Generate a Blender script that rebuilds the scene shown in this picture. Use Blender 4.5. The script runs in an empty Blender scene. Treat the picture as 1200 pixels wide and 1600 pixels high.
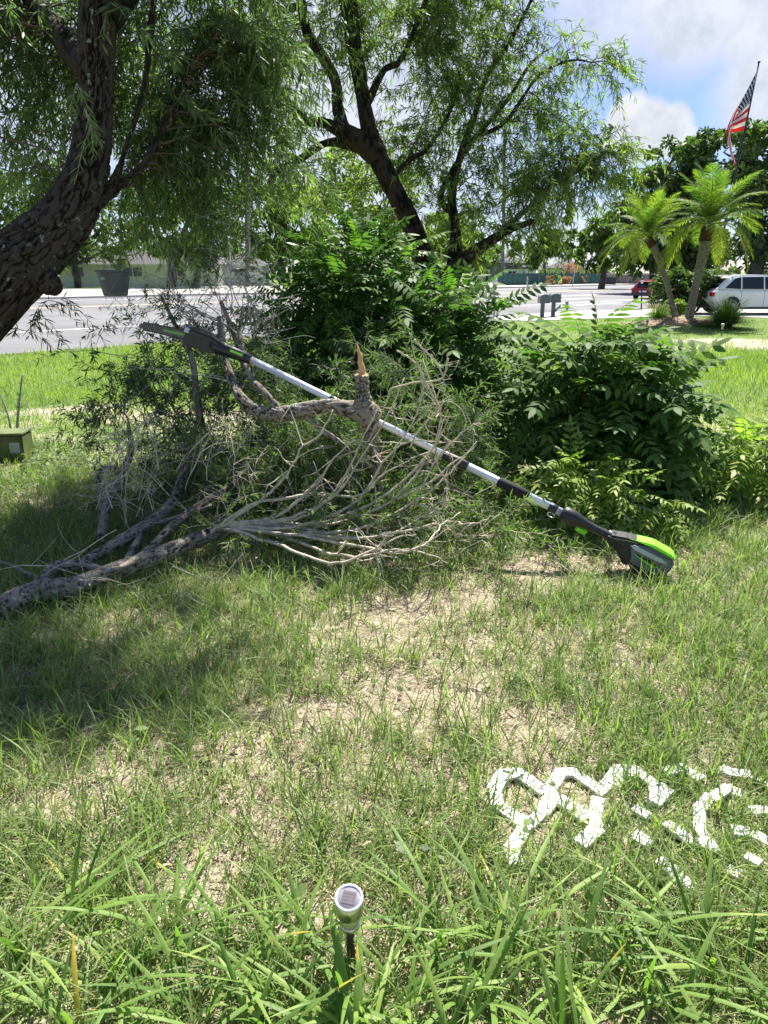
import bpy, bmesh, math
import numpy as np
from mathutils import Vector, Matrix
R = np.random.default_rng(7)
S = bpy.context.scene
C = S.collection
rad = math.radians
# ------------------------------------------------------------------ camera
F = 1130.0; HZ = 426.0
PITCH = math.atan((800 - HZ) / F)
EYE = 1.4
cam = bpy.data.objects.new('camera', bpy.data.cameras.new('camera'))
C.objects.link(cam); S.camera = cam
cam.location = (0, 0, EYE); cam.rotation_euler = (rad(90) - PITCH, 0, 0)
cam.data.sensor_fit = 'VERTICAL'; cam.data.sensor_height = 24; cam.data.sensor_width = 24
cam.data.lens = 24 * F / 1600; cam.data.clip_start = .05; cam.data.clip_end = 4000
# ------------------------------------------------------------------ view
S.view_settings.view_transform = 'Standard'; S.view_settings.look = 'None'
S.view_settings.gamma = 1; S.view_settings.use_curve_mapping = False
S.view_settings.exposure = 1.42
# ------------------------------------------------------------------ sun and sky
SUN_EL, SUN_AZ = 57.0, 18.0       # azimuth clockwise from the view direction (+Y)
sv = Vector((math.sin(rad(SUN_AZ)) * math.cos(rad(SUN_EL)), math.cos(rad(SUN_AZ)) * math.cos(rad(SUN_EL)), math.sin(rad(SUN_EL))))
sl = bpy.data.lights.new('sun', 'SUN'); sl.energy = 4.8; sl.angle = rad(.55); sl.color = (1, .955, .88)
so = bpy.data.objects.new('sun', sl); C.objects.link(so); so.rotation_euler = sv.to_track_quat('Z', 'Y').to_euler()

def pdir(x, y):
    X = (x - 600) / F; U = (800 - y) / F
    return np.array([X, math.cos(PITCH) + U * math.sin(PITCH), -math.sin(PITCH) + U * math.cos(PITCH)])
def P(x, y, Y):
    d = pdir(x, y); return np.array([0, 0, EYE]) + d * (Y / d[1])

W = bpy.data.worlds.new('World'); S.world = W; W.use_nodes = True
wt = W.node_tree; wt.nodes.clear()
def N(t, k, **kw):
    n = t.nodes.new(k)
    for a, b in kw.items(): setattr(n, a, b)
    return n
def mth(t, op, a, b=None, clamp=False):
    n = N(t, 'ShaderNodeMath', operation=op); n.use_clamp = clamp
    for i, v in enumerate((a, b)):
        if v is None: continue
        if isinstance(v, (int, float)): n.inputs[i].default_value = v
        else: t.links.new(v, n.inputs[i])
    return n.outputs[0]
def smooth(t, v, a, b, lo=0., hi=1.):
    n = N(t, 'ShaderNodeMapRange', interpolation_type='SMOOTHSTEP')
    t.links.new(v, n.inputs[0])
    for i, q in enumerate((a, b, lo, hi)): n.inputs[i + 1].default_value = q
    return n.outputs[0]
sky = N(wt, 'ShaderNodeTexSky', sky_type='NISHITA'); sky.sun_disc = False
sky.sun_elevation = rad(SUN_EL); sky.sun_rotation = rad(SUN_AZ); sky.air_density = 1.0; sky.dust_density = .15; sky.ozone_density = 3.0
tc = N(wt, 'ShaderNodeTexCoord')
n1 = N(wt, 'ShaderNodeTexNoise'); n1.inputs['Scale'].default_value = 5.5; n1.inputs['Detail'].default_value = 9; n1.inputs['Roughness'].default_value = .56
mp = N(wt, 'ShaderNodeMapping'); mp.inputs['Scale'].default_value = (1, 1, 2.2); mp.inputs['Location'].default_value = (.35, .2, .1)
wt.links.new(tc.outputs['Generated'], mp.inputs[0]); wt.links.new(mp.outputs[0], n1.inputs['Vector'])
n2 = N(wt, 'ShaderNodeTexNoise'); n2.inputs['Scale'].default_value = 22; n2.inputs['Detail'].default_value = 8; n2.inputs['Roughness'].default_value = .62
wt.links.new(tc.outputs['Generated'], n2.inputs['Vector'])
mask = smooth(wt, n1.outputs[0], .50, .62)
mask = mth(wt, 'MULTIPLY', mask, .75)
for px_, py_, rd_ in [(1090, 150, 6.0), (960, 150, 5.0), (1180, 210, 5.0), (900, 90, 5)]:      # open blue between the clouds
    dn_ = N(wt, 'ShaderNodeVectorMath', operation='DISTANCE'); wt.links.new(tc.outputs['Generated'], dn_.inputs[0]); dn_.inputs[1].default_value = Vector(pdir(px_, py_)).normalized()
    mask = mth(wt, 'MULTIPLY', mask, smooth(wt, mth(wt, 'ADD', dn_.outputs['Value'], mth(wt, 'MULTIPLY', mth(wt, 'SUBTRACT', n2.outputs[0], .5), .06)), rad(rd_) * .6, rad(rd_) * 1.6))
def cloud(px, py, rdeg, soft, amt, nz=.0):
    global mask
    d = Vector(pdir(px, py)).normalized()
    dn = N(wt, 'ShaderNodeVectorMath', operation='DISTANCE')
    wt.links.new(tc.outputs['Generated'], dn.inputs[0]); dn.inputs[1].default_value = d
    a = mth(wt, 'ADD', dn.outputs['Value'], mth(wt, 'MULTIPLY', mth(wt, 'SUBTRACT', n2.outputs[0], .5), nz))
    r = rad(rdeg)
    m = smooth(wt, a, r * (1 + soft), r * (1 - soft), 0, amt)
    mask = mth(wt, 'MAXIMUM', mask, m)
for c in [(985, 182, 1.5, .18, .95, .03), (1008, 205, 1.9, .2, .95, .03), (1045, 205, 1.6, .2, .93, .03), (1062, 216, 1.2, .2, .9, .03), (970, 215, 1.6, .3, .8, .03),
          (1100, -30, 4.8, .35, .85, .05), (980, -50, 5.4, .45, .7, .07), (1200, 0, 4.0, .4, .85, .05), (1170, 95, 1.8, .6, .6, .05), (1230, 120, 4.0, .45, .85, .07),
          (560, 120, 12, .6, .8, .2), (80, 60, 9, .6, .7, .2), (-500, 200, 10, .5, .9, .15), (1900, 230, 9, .5, .9, .15), (905, 400, 3, .6, .55, .08)]:
    cloud(*c)
bg1 = N(wt, 'ShaderNodeBackground'); bg1.inputs['Strength'].default_value = .058
skm = N(wt, 'ShaderNodeMix', data_type='RGBA', blend_type='MULTIPLY'); skm.inputs[0].default_value = 1; wt.links.new(sky.outputs[0], skm.inputs[6]); skm.inputs[7].default_value = (.76, .76, 1.0, 1)
wt.links.new(skm.outputs[2], bg1.inputs[0])
bg2 = N(wt, 'ShaderNodeBackground'); bg2.inputs['Strength'].default_value = .40
cr = N(wt, 'ShaderNodeValToRGB'); cr.color_ramp.elements[0].position = .35; cr.color_ramp.elements[0].color = (.66, .70, .76, 1)
cr.color_ramp.elements[1].position = .62; cr.color_ramp.elements[1].color = (.90, .90, .92, 1)
wt.links.new(n2.outputs[0], cr.inputs[0]); wt.links.new(cr.outputs[0], bg2.inputs[0])
ms = N(wt, 'ShaderNodeMixShader'); wo = N(wt, 'ShaderNodeOutputWorld')
wt.links.new(mask, ms.inputs[0]); wt.links.new(bg1.outputs[0], ms.inputs[1]); wt.links.new(bg2.outputs[0], ms.inputs[2]); wt.links.new(ms.outputs[0], wo.inputs[0])

# ------------------------------------------------------------------ numpy noise and terrain
def _h(ix, iy, s):
    n = (ix.astype(np.int64) * 374761393 + iy.astype(np.int64) * 668265263 + s * 1442695041) & 0x7fffffff
    n = ((n ^ (n >> 13)) * 1274126177) & 0x7fffffff
    return ((n ^ (n >> 16)) & 0xffff) / 65535.0
def vnoise(x, y, s=0):
    x = np.asarray(x, float); y = np.asarray(y, float)
    ix = np.floor(x); iy = np.floor(y); fx = x - ix; fy = y - iy
    fx = fx * fx * (3 - 2 * fx); fy = fy * fy * (3 - 2 * fy)
    a = _h(ix, iy, s); b = _h(ix + 1, iy, s); c = _h(ix, iy + 1, s); d = _h(ix + 1, iy + 1, s)
    return (a + (b - a) * fx) * (1 - fy) + (c + (d - c) * fx) * fy
def fbm(x, y, s=0, o=4):
    v = 0; a = .5; t = 0
    for i in range(o):
        v = v + a * vnoise(x * 2 ** i, y * 2 ** i, s + i * 17); t += a; a *= .5
    return v / t
def sst(v, a, b):
    t = np.clip((v - a) / (b - a), 0, 1); return t * t * (3 - 2 * t)
VPX = 1790.0
raz = math.atan2((VPX - 600) / F * math.cos(PITCH), 1.0)
RU = np.array([math.sin(raz), math.cos(raz)]); RN = np.array([-RU[1], RU[0]])
LOW = -.30
MOUND = None
def gz(x, y):
    x = np.asarray(x, float); y = np.asarray(y, float)
    s = RN[0] * x + RN[1] * y
    z = LOW * sst(s, 5.5, 12.5)
    # right lawn falls away as well with distance
    z = np.minimum(z, LOW * sst(y, 9, 17))
    fade = 1 - sst(np.hypot(x, y), 10, 14)
    z = z + fade * ((fbm(x * 1.1, y * 1.1, 3) - .5) * .05 + (fbm(x * 7, y * 7, 9, 3) - .5) * .022)
    if MOUND is not None:
        r = np.hypot((x - MOUND[0]) / 2.3, (y - MOUND[1]) / 1.7)
        z = z + .22 * (1 - sst(r, 0, 1)) * (1 + .3 * (fbm(x * 3, y * 3, 5) - .5))
    return z
def G(x, y):
    d = pdir(x, y); z = 0.
    for i in range(14):
        t = (z - EYE) / d[2]; p = d * t; z = float(gz(p[0], p[1]))
    t = (z - EYE) / d[2]; return np.array([d[0] * t, d[1] * t, z])
def sval(x, y):
    g = G(x, y); return RN[0] * g[0] + RN[1] * g[1]
MOUND = G(1075, 512)[:2] + np.array([0, .9])

# ------------------------------------------------------------------ materials
MATS = {}
def newmat(name):
    m = bpy.data.materials.new(name); m.use_nodes = True; t = m.node_tree
    b = t.nodes['Principled BSDF']; MATS[name] = m
    return m, t, b
def noise(t, scale, detail=4, rough=.55, coord='Object', dist=0, mapscale=None):
    tcn = N(t, 'ShaderNodeTexCoord'); n = N(t, 'ShaderNodeTexNoise')
    n.inputs['Scale'].default_value = scale; n.inputs['Detail'].default_value = detail; n.inputs['Roughness'].default_value = rough; n.inputs['Distortion'].default_value = dist
    if mapscale:
        mm = N(t, 'ShaderNodeMapping'); mm.inputs['Scale'].default_value = mapscale
        t.links.new(tcn.outputs[coord], mm.inputs[0]); t.links.new(mm.outputs[0], n.inputs['Vector'])
    else: t.links.new(tcn.outputs[coord], n.inputs['Vector'])
    return n.outputs[0]
def ramp(t, v, stops):
    r = N(t, 'ShaderNodeValToRGB'); e = r.color_ramp.elements
    while len(e) < len(stops): e.new(.5)
    for q, (p, c) in zip(e, stops): q.position = p; q.color = (*c, 1)
    t.links.new(v, r.inputs[0]); return r.outputs[0]
def bump(t, b, v, strength, dist):
    n = N(t, 'ShaderNodeBump'); n.inputs['Strength'].default_value = strength; n.inputs['Distance'].default_value = dist
    t.links.new(v, n.inputs['Height']); t.links.new(n.outputs[0], b.inputs['Normal'])
def plain(name, col, rough=.6, var=.25, scale=8, metal=0., bmp=0., spec=.5, coord='Object', emis=None):
    m, t, b = newmat(name)
    v = noise(t, scale, 5, .6, coord)
    lo = tuple(c * (1 - var) for c in col); hi = tuple(min(1, c * (1 + var)) for c in col)
    t.links.new(ramp(t, v, [(.3, lo), (.7, hi)]), b.inputs['Base Color'])
    b.inputs['Roughness'].default_value = rough; b.inputs['Metallic'].default_value = metal
    b.inputs['Specular IOR Level'].default_value = spec
    if bmp: bump(t, b, v, .5, bmp)
    return m
def leafmat(name, stops, trans=.35, rough=.45, spec=.4, tcol=(.75, 1.0, .35), side=None):
    m, t, b = newmat(name)
    at = N(t, 'ShaderNodeAttribute', attribute_name='tint'); oi = N(t, 'ShaderNodeObjectInfo')
    v = mth(t, 'ADD', at.outputs['Fac'], mth(t, 'MULTIPLY', mth(t, 'SUBTRACT', oi.outputs['Random'], .5), .5))
    c = ramp(t, v, stops)
    nz = noise(t, 40, 3, .6)
    mx = N(t, 'ShaderNodeMix', data_type='RGBA', blend_type='MULTIPLY'); mx.inputs[0].default_value = .35
    t.links.new(c, mx.inputs[6]); t.links.new(ramp(t, nz, [(.3, (.6, .6, .6)), (.65, (1, 1, 1))]), mx.inputs[7])
    c = mx.outputs[2]
    t.links.new(c, b.inputs['Base Color']); b.inputs['Roughness'].default_value = rough; b.inputs['Specular IOR Level'].default_value = spec
    tr = N(t, 'ShaderNodeBsdfTranslucent'); m2 = N(t, 'ShaderNodeMix', data_type='RGBA', blend_type='MULTIPLY'); m2.inputs[0].default_value = 1
    t.links.new(c, m2.inputs[6]); m2.inputs[7].default_value = (*[q * 1.5 for q in tcol], 1); t.links.new(m2.outputs[2], tr.inputs[0])
    sh = N(t, 'ShaderNodeMixShader'); sh.inputs[0].default_value = trans
    t.links.new(b.outputs[0], sh.inputs[1]); t.links.new(tr.outputs[0], sh.inputs[2])
    t.links.new(sh.outputs[0], t.nodes['Material Output'].inputs[0])
    return m
def barkmat(name, dark, mid, lich, lamt=.5, scale=14, ms=(1, 1, 1), bd=.02, tint=None, ls=1.9, la=(.56, .63)):
    m, t, b = newmat(name)
    v = noise(t, scale, 7, .65, 'Object', .6, ms)
    if tint:
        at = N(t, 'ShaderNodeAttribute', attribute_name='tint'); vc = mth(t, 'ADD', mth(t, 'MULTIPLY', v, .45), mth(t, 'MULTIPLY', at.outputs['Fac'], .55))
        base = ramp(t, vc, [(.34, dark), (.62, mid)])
    else: base = ramp(t, v, [(.36, dark), (.66, mid)])
    l = noise(t, scale * ls, 5, .7, 'Object', 0)
    l2 = noise(t, 2.3, 2, .5, 'Object', 0)
    lm = mth(t, 'MULTIPLY', smooth(t, l, *la), smooth(t, l2, .62 - lamt * .35, .72 - lamt * .3))
    mx = N(t, 'ShaderNodeMix', data_type='RGBA'); t.links.new(lm, mx.inputs[0]); t.links.new(base, mx.inputs[6]); mx.inputs[7].default_value = (*lich, 1)
    t.links.new(mx.outputs[2], b.inputs['Base Color']); b.inputs['Roughness'].default_value = .9; b.inputs['Specular IOR Level'].default_value = .2
    bump(t, b, mth(t, 'ADD', v, mth(t, 'MULTIPLY', lm, .3)), .9, bd)
    return m
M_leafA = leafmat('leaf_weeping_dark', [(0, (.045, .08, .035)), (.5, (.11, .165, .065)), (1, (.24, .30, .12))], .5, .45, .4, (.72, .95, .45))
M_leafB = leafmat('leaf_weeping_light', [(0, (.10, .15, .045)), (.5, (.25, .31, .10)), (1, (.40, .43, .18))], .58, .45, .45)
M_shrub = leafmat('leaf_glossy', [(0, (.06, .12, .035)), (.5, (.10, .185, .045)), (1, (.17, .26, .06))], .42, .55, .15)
M_shrubL = leafmat('leaf_fresh_sunlit', [(0, (.06, .14, .03)), (.5, (.10, .2, .035)), (1, (.19, .30, .05))], .45, .5, .25)
M_lime = leafmat('leaf_lime', [(0, (.14, .23, .05)), (.5, (.26, .36, .07)), (1, (.42, .48, .11))], .5, .5, .25)
M_debris = leafmat('leaf_cut', [(0, (.07, .11, .045)), (.5, (.14, .20, .075)), (1, (.25, .32, .11))], .45, .5, .25)
M_grass = leafmat('grass_blade', [(0, (.09, .15, .045)), (.4, (.18, .26, .08)), (.72, (.31, .37, .14)), (.9, (.38, .39, .16)), (1, (.52, .44, .26))], .42, .5, .4)
M_lawn = leafmat('lawn_blade', [(0, (.08, .15, .03)), (.5, (.17, .26, .045)), (1, (.30, .36, .08))], .45, .5, .4)
M_straw = leafmat('dry_straw', [(0, (.26, .20, .14)), (.5, (.50, .42, .31)), (1, (.68, .60, .47))], .15, .7, .2, (1, .9, .7))
M_strap = leafmat('strap_leaf', [(0, (.09, .17, .04)), (.5, (.20, .31, .075)), (.97, (.36, .45, .12)), (1, (.55, .42, .07))], .42, .5, .25)
M_palm = leafmat('palm_leaflet', [(0, (.08, .15, .045)), (.5, (.19, .27, .06)), (1, (.52, .50, .08))], .45, .5, .15)
M_far = leafmat('far_leaf', [(0, (.04, .075, .025)), (.5, (.085, .14, .04)), (1, (.17, .23, .07))], .35, .5, .3)
M_farL = leafmat('far_leaf_light', [(0, (.07, .12, .03)), (.5, (.15, .21, .05)), (1, (.27, .32, .09))], .45, .5, .3)
M_farP = leafmat('far_leaf_pink', [(0, (.16, .13, .06)), (.5, (.34, .22, .13)), (1, (.45, .32, .16))], .35, .6, .2, (1, .8, .6))
M_flower = plain('flower_red', (.55, .08, .04), .6)
M_bark = barkmat('bark_dark', (.010, .008, .006), (.062, .052, .042), (.30, .33, .28), .75, 24, (1, 1, .35), .03, True, .8, (.58, .64))
M_bark2 = barkmat('bark_dark_plain', (.008, .007, .005), (.04, .032, .024), (.24, .25, .2), .35, 12, (1, 1, .4), .02, True)
M_barkG = barkmat('bark_grey', (.05, .042, .034), (.27, .24, .19), (.46, .50, .43), .8, 30, (1, 1, 1), .012, True, 1.2)
M_twig = plain('twig_bare', (.50, .45, .34), .85, .35, 30, spec=.2)
M_twigD = plain('twig_grey', (.36, .345, .30), .85, .4, 30, spec=.2)
M_branch = plain('branch_brown', (.11, .09, .065), .85, .4, 30, spec=.2)
M_wood = plain('fresh_wood', (.62, .36, .17), .7, .25, 60, bmp=.002)
M_palmtrunk = barkmat('palm_bark', (.10, .085, .06), (.36, .31, .25), (.40, .42, .36), .3, 14, (1, 1, 3), .02)
M_palmboot = barkmat('palm_boot', (.03, .015, .008), (.17, .09, .045), (.2, .12, .06), .1, 14, (1, 1, 3), .03)
M_farbark = barkmat('far_bark', (.05, .045, .04), (.18, .16, .13), (.25, .25, .2), .3, 3, (1, 1, .4), .03)
M_alu = plain('pole_aluminium', (.72, .76, .82), .38, .04, 30, metal=.35)
M_blk = plain('plastic_black', (.018, .019, .022), .42, .2, 30)
M_foam = plain('foam_black', (.014, .014, .015), .85, .3, 200, bmp=.001)
M_gry = plain('plastic_grey', (.13, .14, .16), .4, .12, 30)
M_grn = plain('plastic_lime', (.22, .72, .03), .4, .08, 20)
M_lbl = plain('label_pale', (.45, .55, .52), .35, .12, 90)
M_steel = plain('brushed_steel', (.55, .54, .50), .28, .15, 60, metal=1)
M_ring = plain('steel_rim', (.8, .8, .8), .35, .04, 60, metal=.6)
M_cell = plain('solar_cell', (.10, .085, .10), .2, .15, 100)
M_lens = plain('solar_cap', (.20, .20, .23), .25, .08, 50)
M_clear = plain('lamp_plastic', (.45, .52, .25), .25, .15, 50)
M_white = plain('white_plastic', (.66, .66, .64), .5, .03, 20)
M_pot = plain('pot_grey', (.15, .165, .175), .6, .12, 20)
M_wire = plain('wire', (.09, .09, .08), .6)
M_green_box = plain('box_yellow_green', (.12, .15, .04), .7, .5, 9)
M_boxmark = plain('box_print', (.42, .46, .43), .6, .2, 14)
M_conc = plain('concrete', (.36, .34, .30), .9, .14, 1.6, bmp=.01)
M_kerb = plain('kerb_concrete', (.5, .48, .43), .9, .12, 3)
M_paintw = plain('road_paint_white', (.62, .62, .62), .7, .18, 3)
M_painty = plain('road_paint_yellow', (.60, .46, .22), .7, .18, 3)
M_wallg = plain('wall_pale_green', (.68, .72, .58), .8, .05, 2)
M_wallw = plain('wall_white', (.76, .77, .76), .7, .04, 2)
M_wallb = plain('wall_grey', (.42, .42, .42), .8, .06, 2)
M_trimw = plain('trim_white', (.78, .78, .76), .6, .03, 2)
M_roof = plain('roof_shingle', (.075, .07, .072), .9, .3, 5, bmp=.02)
M_roofo = plain('roof_orange', (.5, .26, .14), .85, .2, 5)
M_dark = plain('glass_dark', (.02, .024, .03), .12, .2, 2)
M_gfence = plain('fence_green', (.022, .10, .085), .6, .15, 1)
M_post = plain('post_pale', (.5, .52, .5), .7, .1, 3)
M_wfence = plain('fence_wood', (.24, .215, .19), .9, .35, 1.5)
M_util = barkmat('utility_pole_wood', (.13, .12, .11), (.27, .25, .22), (.3, .3, .28), .1, 10, (6, 6, .4), .01)
M_carw = plain('car_white', (.76, .78, .80), .22, .02, 2)
M_carlow = plain('car_cladding', (.04, .04, .045), .5, .1, 3)
M_carr = plain('car_red', (.28, .012, .03), .2, .05, 2)
M_tyre = plain('tyre', (.02, .02, .02), .8, .2, 10)
M_rim = plain('rim', (.5, .5, .52), .3, .05, 10, metal=.8)
M_tail = plain('tail_light', (.4, .01, .01), .15, .1, 10)
M_mailA = plain('mailbox_teal', (.085, .125, .14), .5, .15, 6)
M_mailB = plain('mailbox_grey', (.25, .24, .22), .6, .15, 6)
M_bin = plain('bin_dark', (.03, .035, .045), .55, .2, 4)
M_globe = plain('lamp_globe', (.6, .64, .66), .15, .05, 5)
M_mulch = plain('mulch', (.30, .20, .13), .95, .45, 14, bmp=.02)
M_soil = plain('soil_dark', (.10, .075, .05), .95, .3, 14)

# flag
m, t, b = newmat('flag_cloth')
uv = N(t, 'ShaderNodeUVMap'); sp = N(t, 'ShaderNodeSeparateXYZ'); t.links.new(uv.outputs[0], sp.inputs[0])
u_, v_ = sp.outputs[0], sp.outputs[1]
st = mth(t, 'MODULO', mth(t, 'FLOOR', mth(t, 'MULTIPLY', v_, 13)), 2)       # 0 = red
mx = N(t, 'ShaderNodeMix', data_type='RGBA'); t.links.new(st, mx.inputs[0]); mx.inputs[6].default_value = (.72, .03, .05, 1); mx.inputs[7].default_value = (.78, .78, .78, 1)
def frc(v, n, off=0): return mth(t, 'SUBTRACT', mth(t, 'FRACT', mth(t, 'ADD', mth(t, 'MULTIPLY', v, n), off)), .5)
row = mth(t, 'FLOOR', mth(t, 'MULTIPLY', v_, 9 / .538))
odd = mth(t, 'MULTIPLY', mth(t, 'MODULO', row, 2), .5)
fu = mth(t, 'SUBTRACT', mth(t, 'FRACT', mth(t, 'ADD', mth(t, 'MULTIPLY', u_, 6 / .4), odd)), .5); fv = frc(v_, 9 / .538)
dd = mth(t, 'SQRT', mth(t, 'ADD', mth(t, 'MULTIPLY', fu, fu), mth(t, 'MULTIPLY', fv, fv)))
star = mth(t, 'LESS_THAN', dd, .27)
mc = N(t, 'ShaderNodeMix', data_type='RGBA'); t.links.new(star, mc.inputs[0]); mc.inputs[6].default_value = (.02, .035, .16, 1); mc.inputs[7].default_value = (.78, .78, .78, 1)
can = mth(t, 'MULTIPLY', mth(t, 'LESS_THAN', u_, .4), mth(t, 'LESS_THAN', v_, .538))
mf = N(t, 'ShaderNodeMix', data_type='RGBA'); t.links.new(can, mf.inputs[0]); t.links.new(mx.outputs[2], mf.inputs[6]); t.links.new(mc.outputs[2], mf.inputs[7])
t.links.new(mf.outputs[2], b.inputs['Base Color']); b.inputs['Roughness'].default_value = .8
tr = N(t, 'ShaderNodeBsdfTranslucent'); t.links.new(mf.outputs[2], tr.inputs[0]); sh = N(t, 'ShaderNodeMixShader'); sh.inputs[0].default_value = .35
t.links.new(b.outputs[0], sh.inputs[1]); t.links.new(tr.outputs[0], sh.inputs[2]); t.links.new(sh.outputs[0], t.nodes['Material Output'].inputs[0])
M_flag = m
# ground
m, t, b = newmat('ground')
at = N(t, 'ShaderNodeAttribute', attribute_name='tint')
nf = noise(t, 55, 6, .75); nm = noise(t, 9, 5, .6); ng = noise(t, 22, 6, .7)
sand = ramp(t, mth(t, 'ADD', mth(t, 'MULTIPLY', nf, .6), mth(t, 'MULTIPLY', nm, .4)), [(.36, (.14, .12, .085)), (.46, (.36, .31, .225)), (.60, (.50, .43, .325))])
grn = ramp(t, ng, [(.3, (.07, .11, .03)), (.55, (.14, .20, .05)), (.75, (.24, .28, .09))])
mx = N(t, 'ShaderNodeMix', data_type='RGBA'); t.links.new(smooth(t, mth(t, 'ADD', at.outputs['Fac'], mth(t, 'MULTIPLY', mth(t, 'SUBTRACT', nf, .5), 1.)), .3, .8), mx.inputs[0])
t.links.new(sand, mx.inputs[6]); t.links.new(grn, mx.inputs[7]); t.links.new(mx.outputs[2], b.inputs['Base Color'])
b.inputs['Roughness'].default_value = .95; b.inputs['Specular IOR Level'].default_value = .15
bump(t, b, nf, .8, .012); M_ground = m
# asphalt
m, t, b = newmat('asphalt')
a1 = noise(t, 60, 4, .8); a2 = noise(t, .22, 5, .6, 'Object', 0, (1, 1, 1))
t.links.new(ramp(t, mth(t, 'ADD', mth(t, 'MULTIPLY', a1, .45), mth(t, 'MULTIPLY', a2, .55)), [(.38, (.09, .09, .095)), (.5, (.14, .14, .143)), (.62, (.185, .185, .185))]), b.inputs['Base Color'])
b.inputs['Roughness'].default_value = .88; bump(t, b, a1, .4, .01); M_road = m
# stubby pebbly concrete apron uses M_conc

# ------------------------------------------------------------------ object helpers
def meshobj(name, verts, faces, mat, parent=None, tint=None, smoothf=False, uvs=None):
    me = bpy.data.meshes.new(name)
    verts = np.asarray(verts, np.float32)
    if isinstance(faces, np.ndarray):
        nf, k = faces.shape
        me.vertices.add(len(verts)); me.vertices.foreach_set('co', verts.ravel())
        me.loops.add(nf * k); me.loops.foreach_set('vertex_index', faces.astype(np.int32).ravel())
        me.polygons.add(nf); me.polygons.foreach_set('loop_start', np.arange(0, nf * k, k, dtype=np.int32))
        me.update(calc_edges=True)
    else:
        me.from_pydata(verts.tolist(), [], faces); me.update()
    if smoothf: me.polygons.foreach_set('use_smooth', np.ones(len(me.polygons), bool))
    if tint is not None:
        a = me.attributes.new('tint', 'FLOAT', 'POINT'); a.data.foreach_set('value', np.asarray(tint, np.float32))
    if uvs is not None:
        l = me.uv_layers.new(name='UVMap'); idx = np.empty(len(me.loops), np.int32); me.loops.foreach_get('vertex_index', idx)
        l.data.foreach_set('uv', np.asarray(uvs, np.float32)[idx].ravel())
    me.materials.append(mat)
    o = bpy.data.objects.new(name, me); C.objects.link(o)
    if parent is not None: o.parent = parent
    return o
def empty(name, loc, label, cat, group=None, rz=0):
    o = bpy.data.objects.new(name, None); C.objects.link(o); o.location = [float(v) for v in loc]; o.rotation_euler = (0, 0, rz); o.empty_display_size = .1
    o['label'] = label; o['category'] = cat
    if group: o['group'] = group
    return o
def attach(o, parent):      # geometry was written in world coordinates: keep it there under an Empty without rotation
    o.parent = parent; o.matrix_parent_inverse = Matrix.Translation(-Vector(parent.location)); return o
def tag(o, label, cat, group=None):
    o['label'] = label; o['category'] = cat
    if group: o['group'] = group
    return o
def stuff(o): o['kind'] = 'stuff'; return o
def struct(o): o['kind'] = 'structure'; return o

def nrm(v): return v / np.maximum(np.linalg.norm(v, axis=-1, keepdims=True), 1e-9)
class Acc:
    def __init__(s): s.v = []; s.f = []; s.t = []; s.n = 0
    def add(s, v, f, t=None):
        v = np.asarray(v).reshape(-1, 3); s.v.append(v); s.f.append(np.asarray(f) + s.n); s.t.append(np.zeros(len(v)) if t is None else t); s.n += len(v)
    def build(s, name, mat, parent=None, smoothf=False, world=None):
        if not s.v: return None
        o = meshobj(name, np.concatenate(s.v), np.concatenate(s.f), mat, None, np.concatenate(s.t), smoothf)
        if parent is not None:
            if world is False: o.parent = parent
            else: attach(o, parent)
        return o
def strips(acc, P0, D, Nn, L, Wd, bend=0., B=(0, 0, -1), nseg=2, prof=None, tint=None, fold=False):
    """many tapering ribbons: start P0, direction D, face normal Nn, bending towards B"""
    P0 = np.asarray(P0, float); n = len(P0); D = nrm(np.broadcast_to(D, (n, 3))); Nn = np.broadcast_to(Nn, (n, 3))
    B = np.broadcast_to(np.asarray(B, float), (n, 3)); L = np.broadcast_to(L, (n,)); Wd = np.broadcast_to(Wd, (n,)); bend = np.broadcast_to(bend, (n,))
    side = nrm(np.cross(D, Nn)); tt = np.linspace(0, 1, nseg + 1)
    if prof is None: prof = [0.35] + [1] * (nseg - 1) + [.06] if nseg > 1 else [1, .08]
    prof = np.asarray(prof)
    pos = P0[:, None] + D[:, None] * (L[:, None, None] * tt[None, :, None]) + B[:, None] * ((L * bend)[:, None, None] * (tt ** 2)[None, :, None])
    hw = side[:, None] * (Wd[:, None, None] * .5 * prof[None, :, None])
    if fold:
        up = nrm(np.cross(side, D))[:, None] * (Wd[:, None, None] * .22 * prof[None, :, None])
        v = np.stack([pos - hw + up, pos, pos + hw + up], 2); k = 3
    else:
        v = np.stack([pos - hw, pos + hw], 2); k = 2
    m_ = (nseg + 1) * k
    base = (np.arange(n) * m_)[:, None, None]
    i = np.arange(nseg)[None, :, None] * k
    fs = [np.concatenate([base + i + j, base + i + j + 1, base + i + k + j + 1, base + i + k + j], 2) for j in range(k - 1)]
    f = np.concatenate([q.reshape(-1, 4) for q in fs])
    tv = None if tint is None else np.repeat(np.broadcast_to(tint, (n,)), m_)
    acc.add(v.reshape(-1, 3), f, tv)
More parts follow.
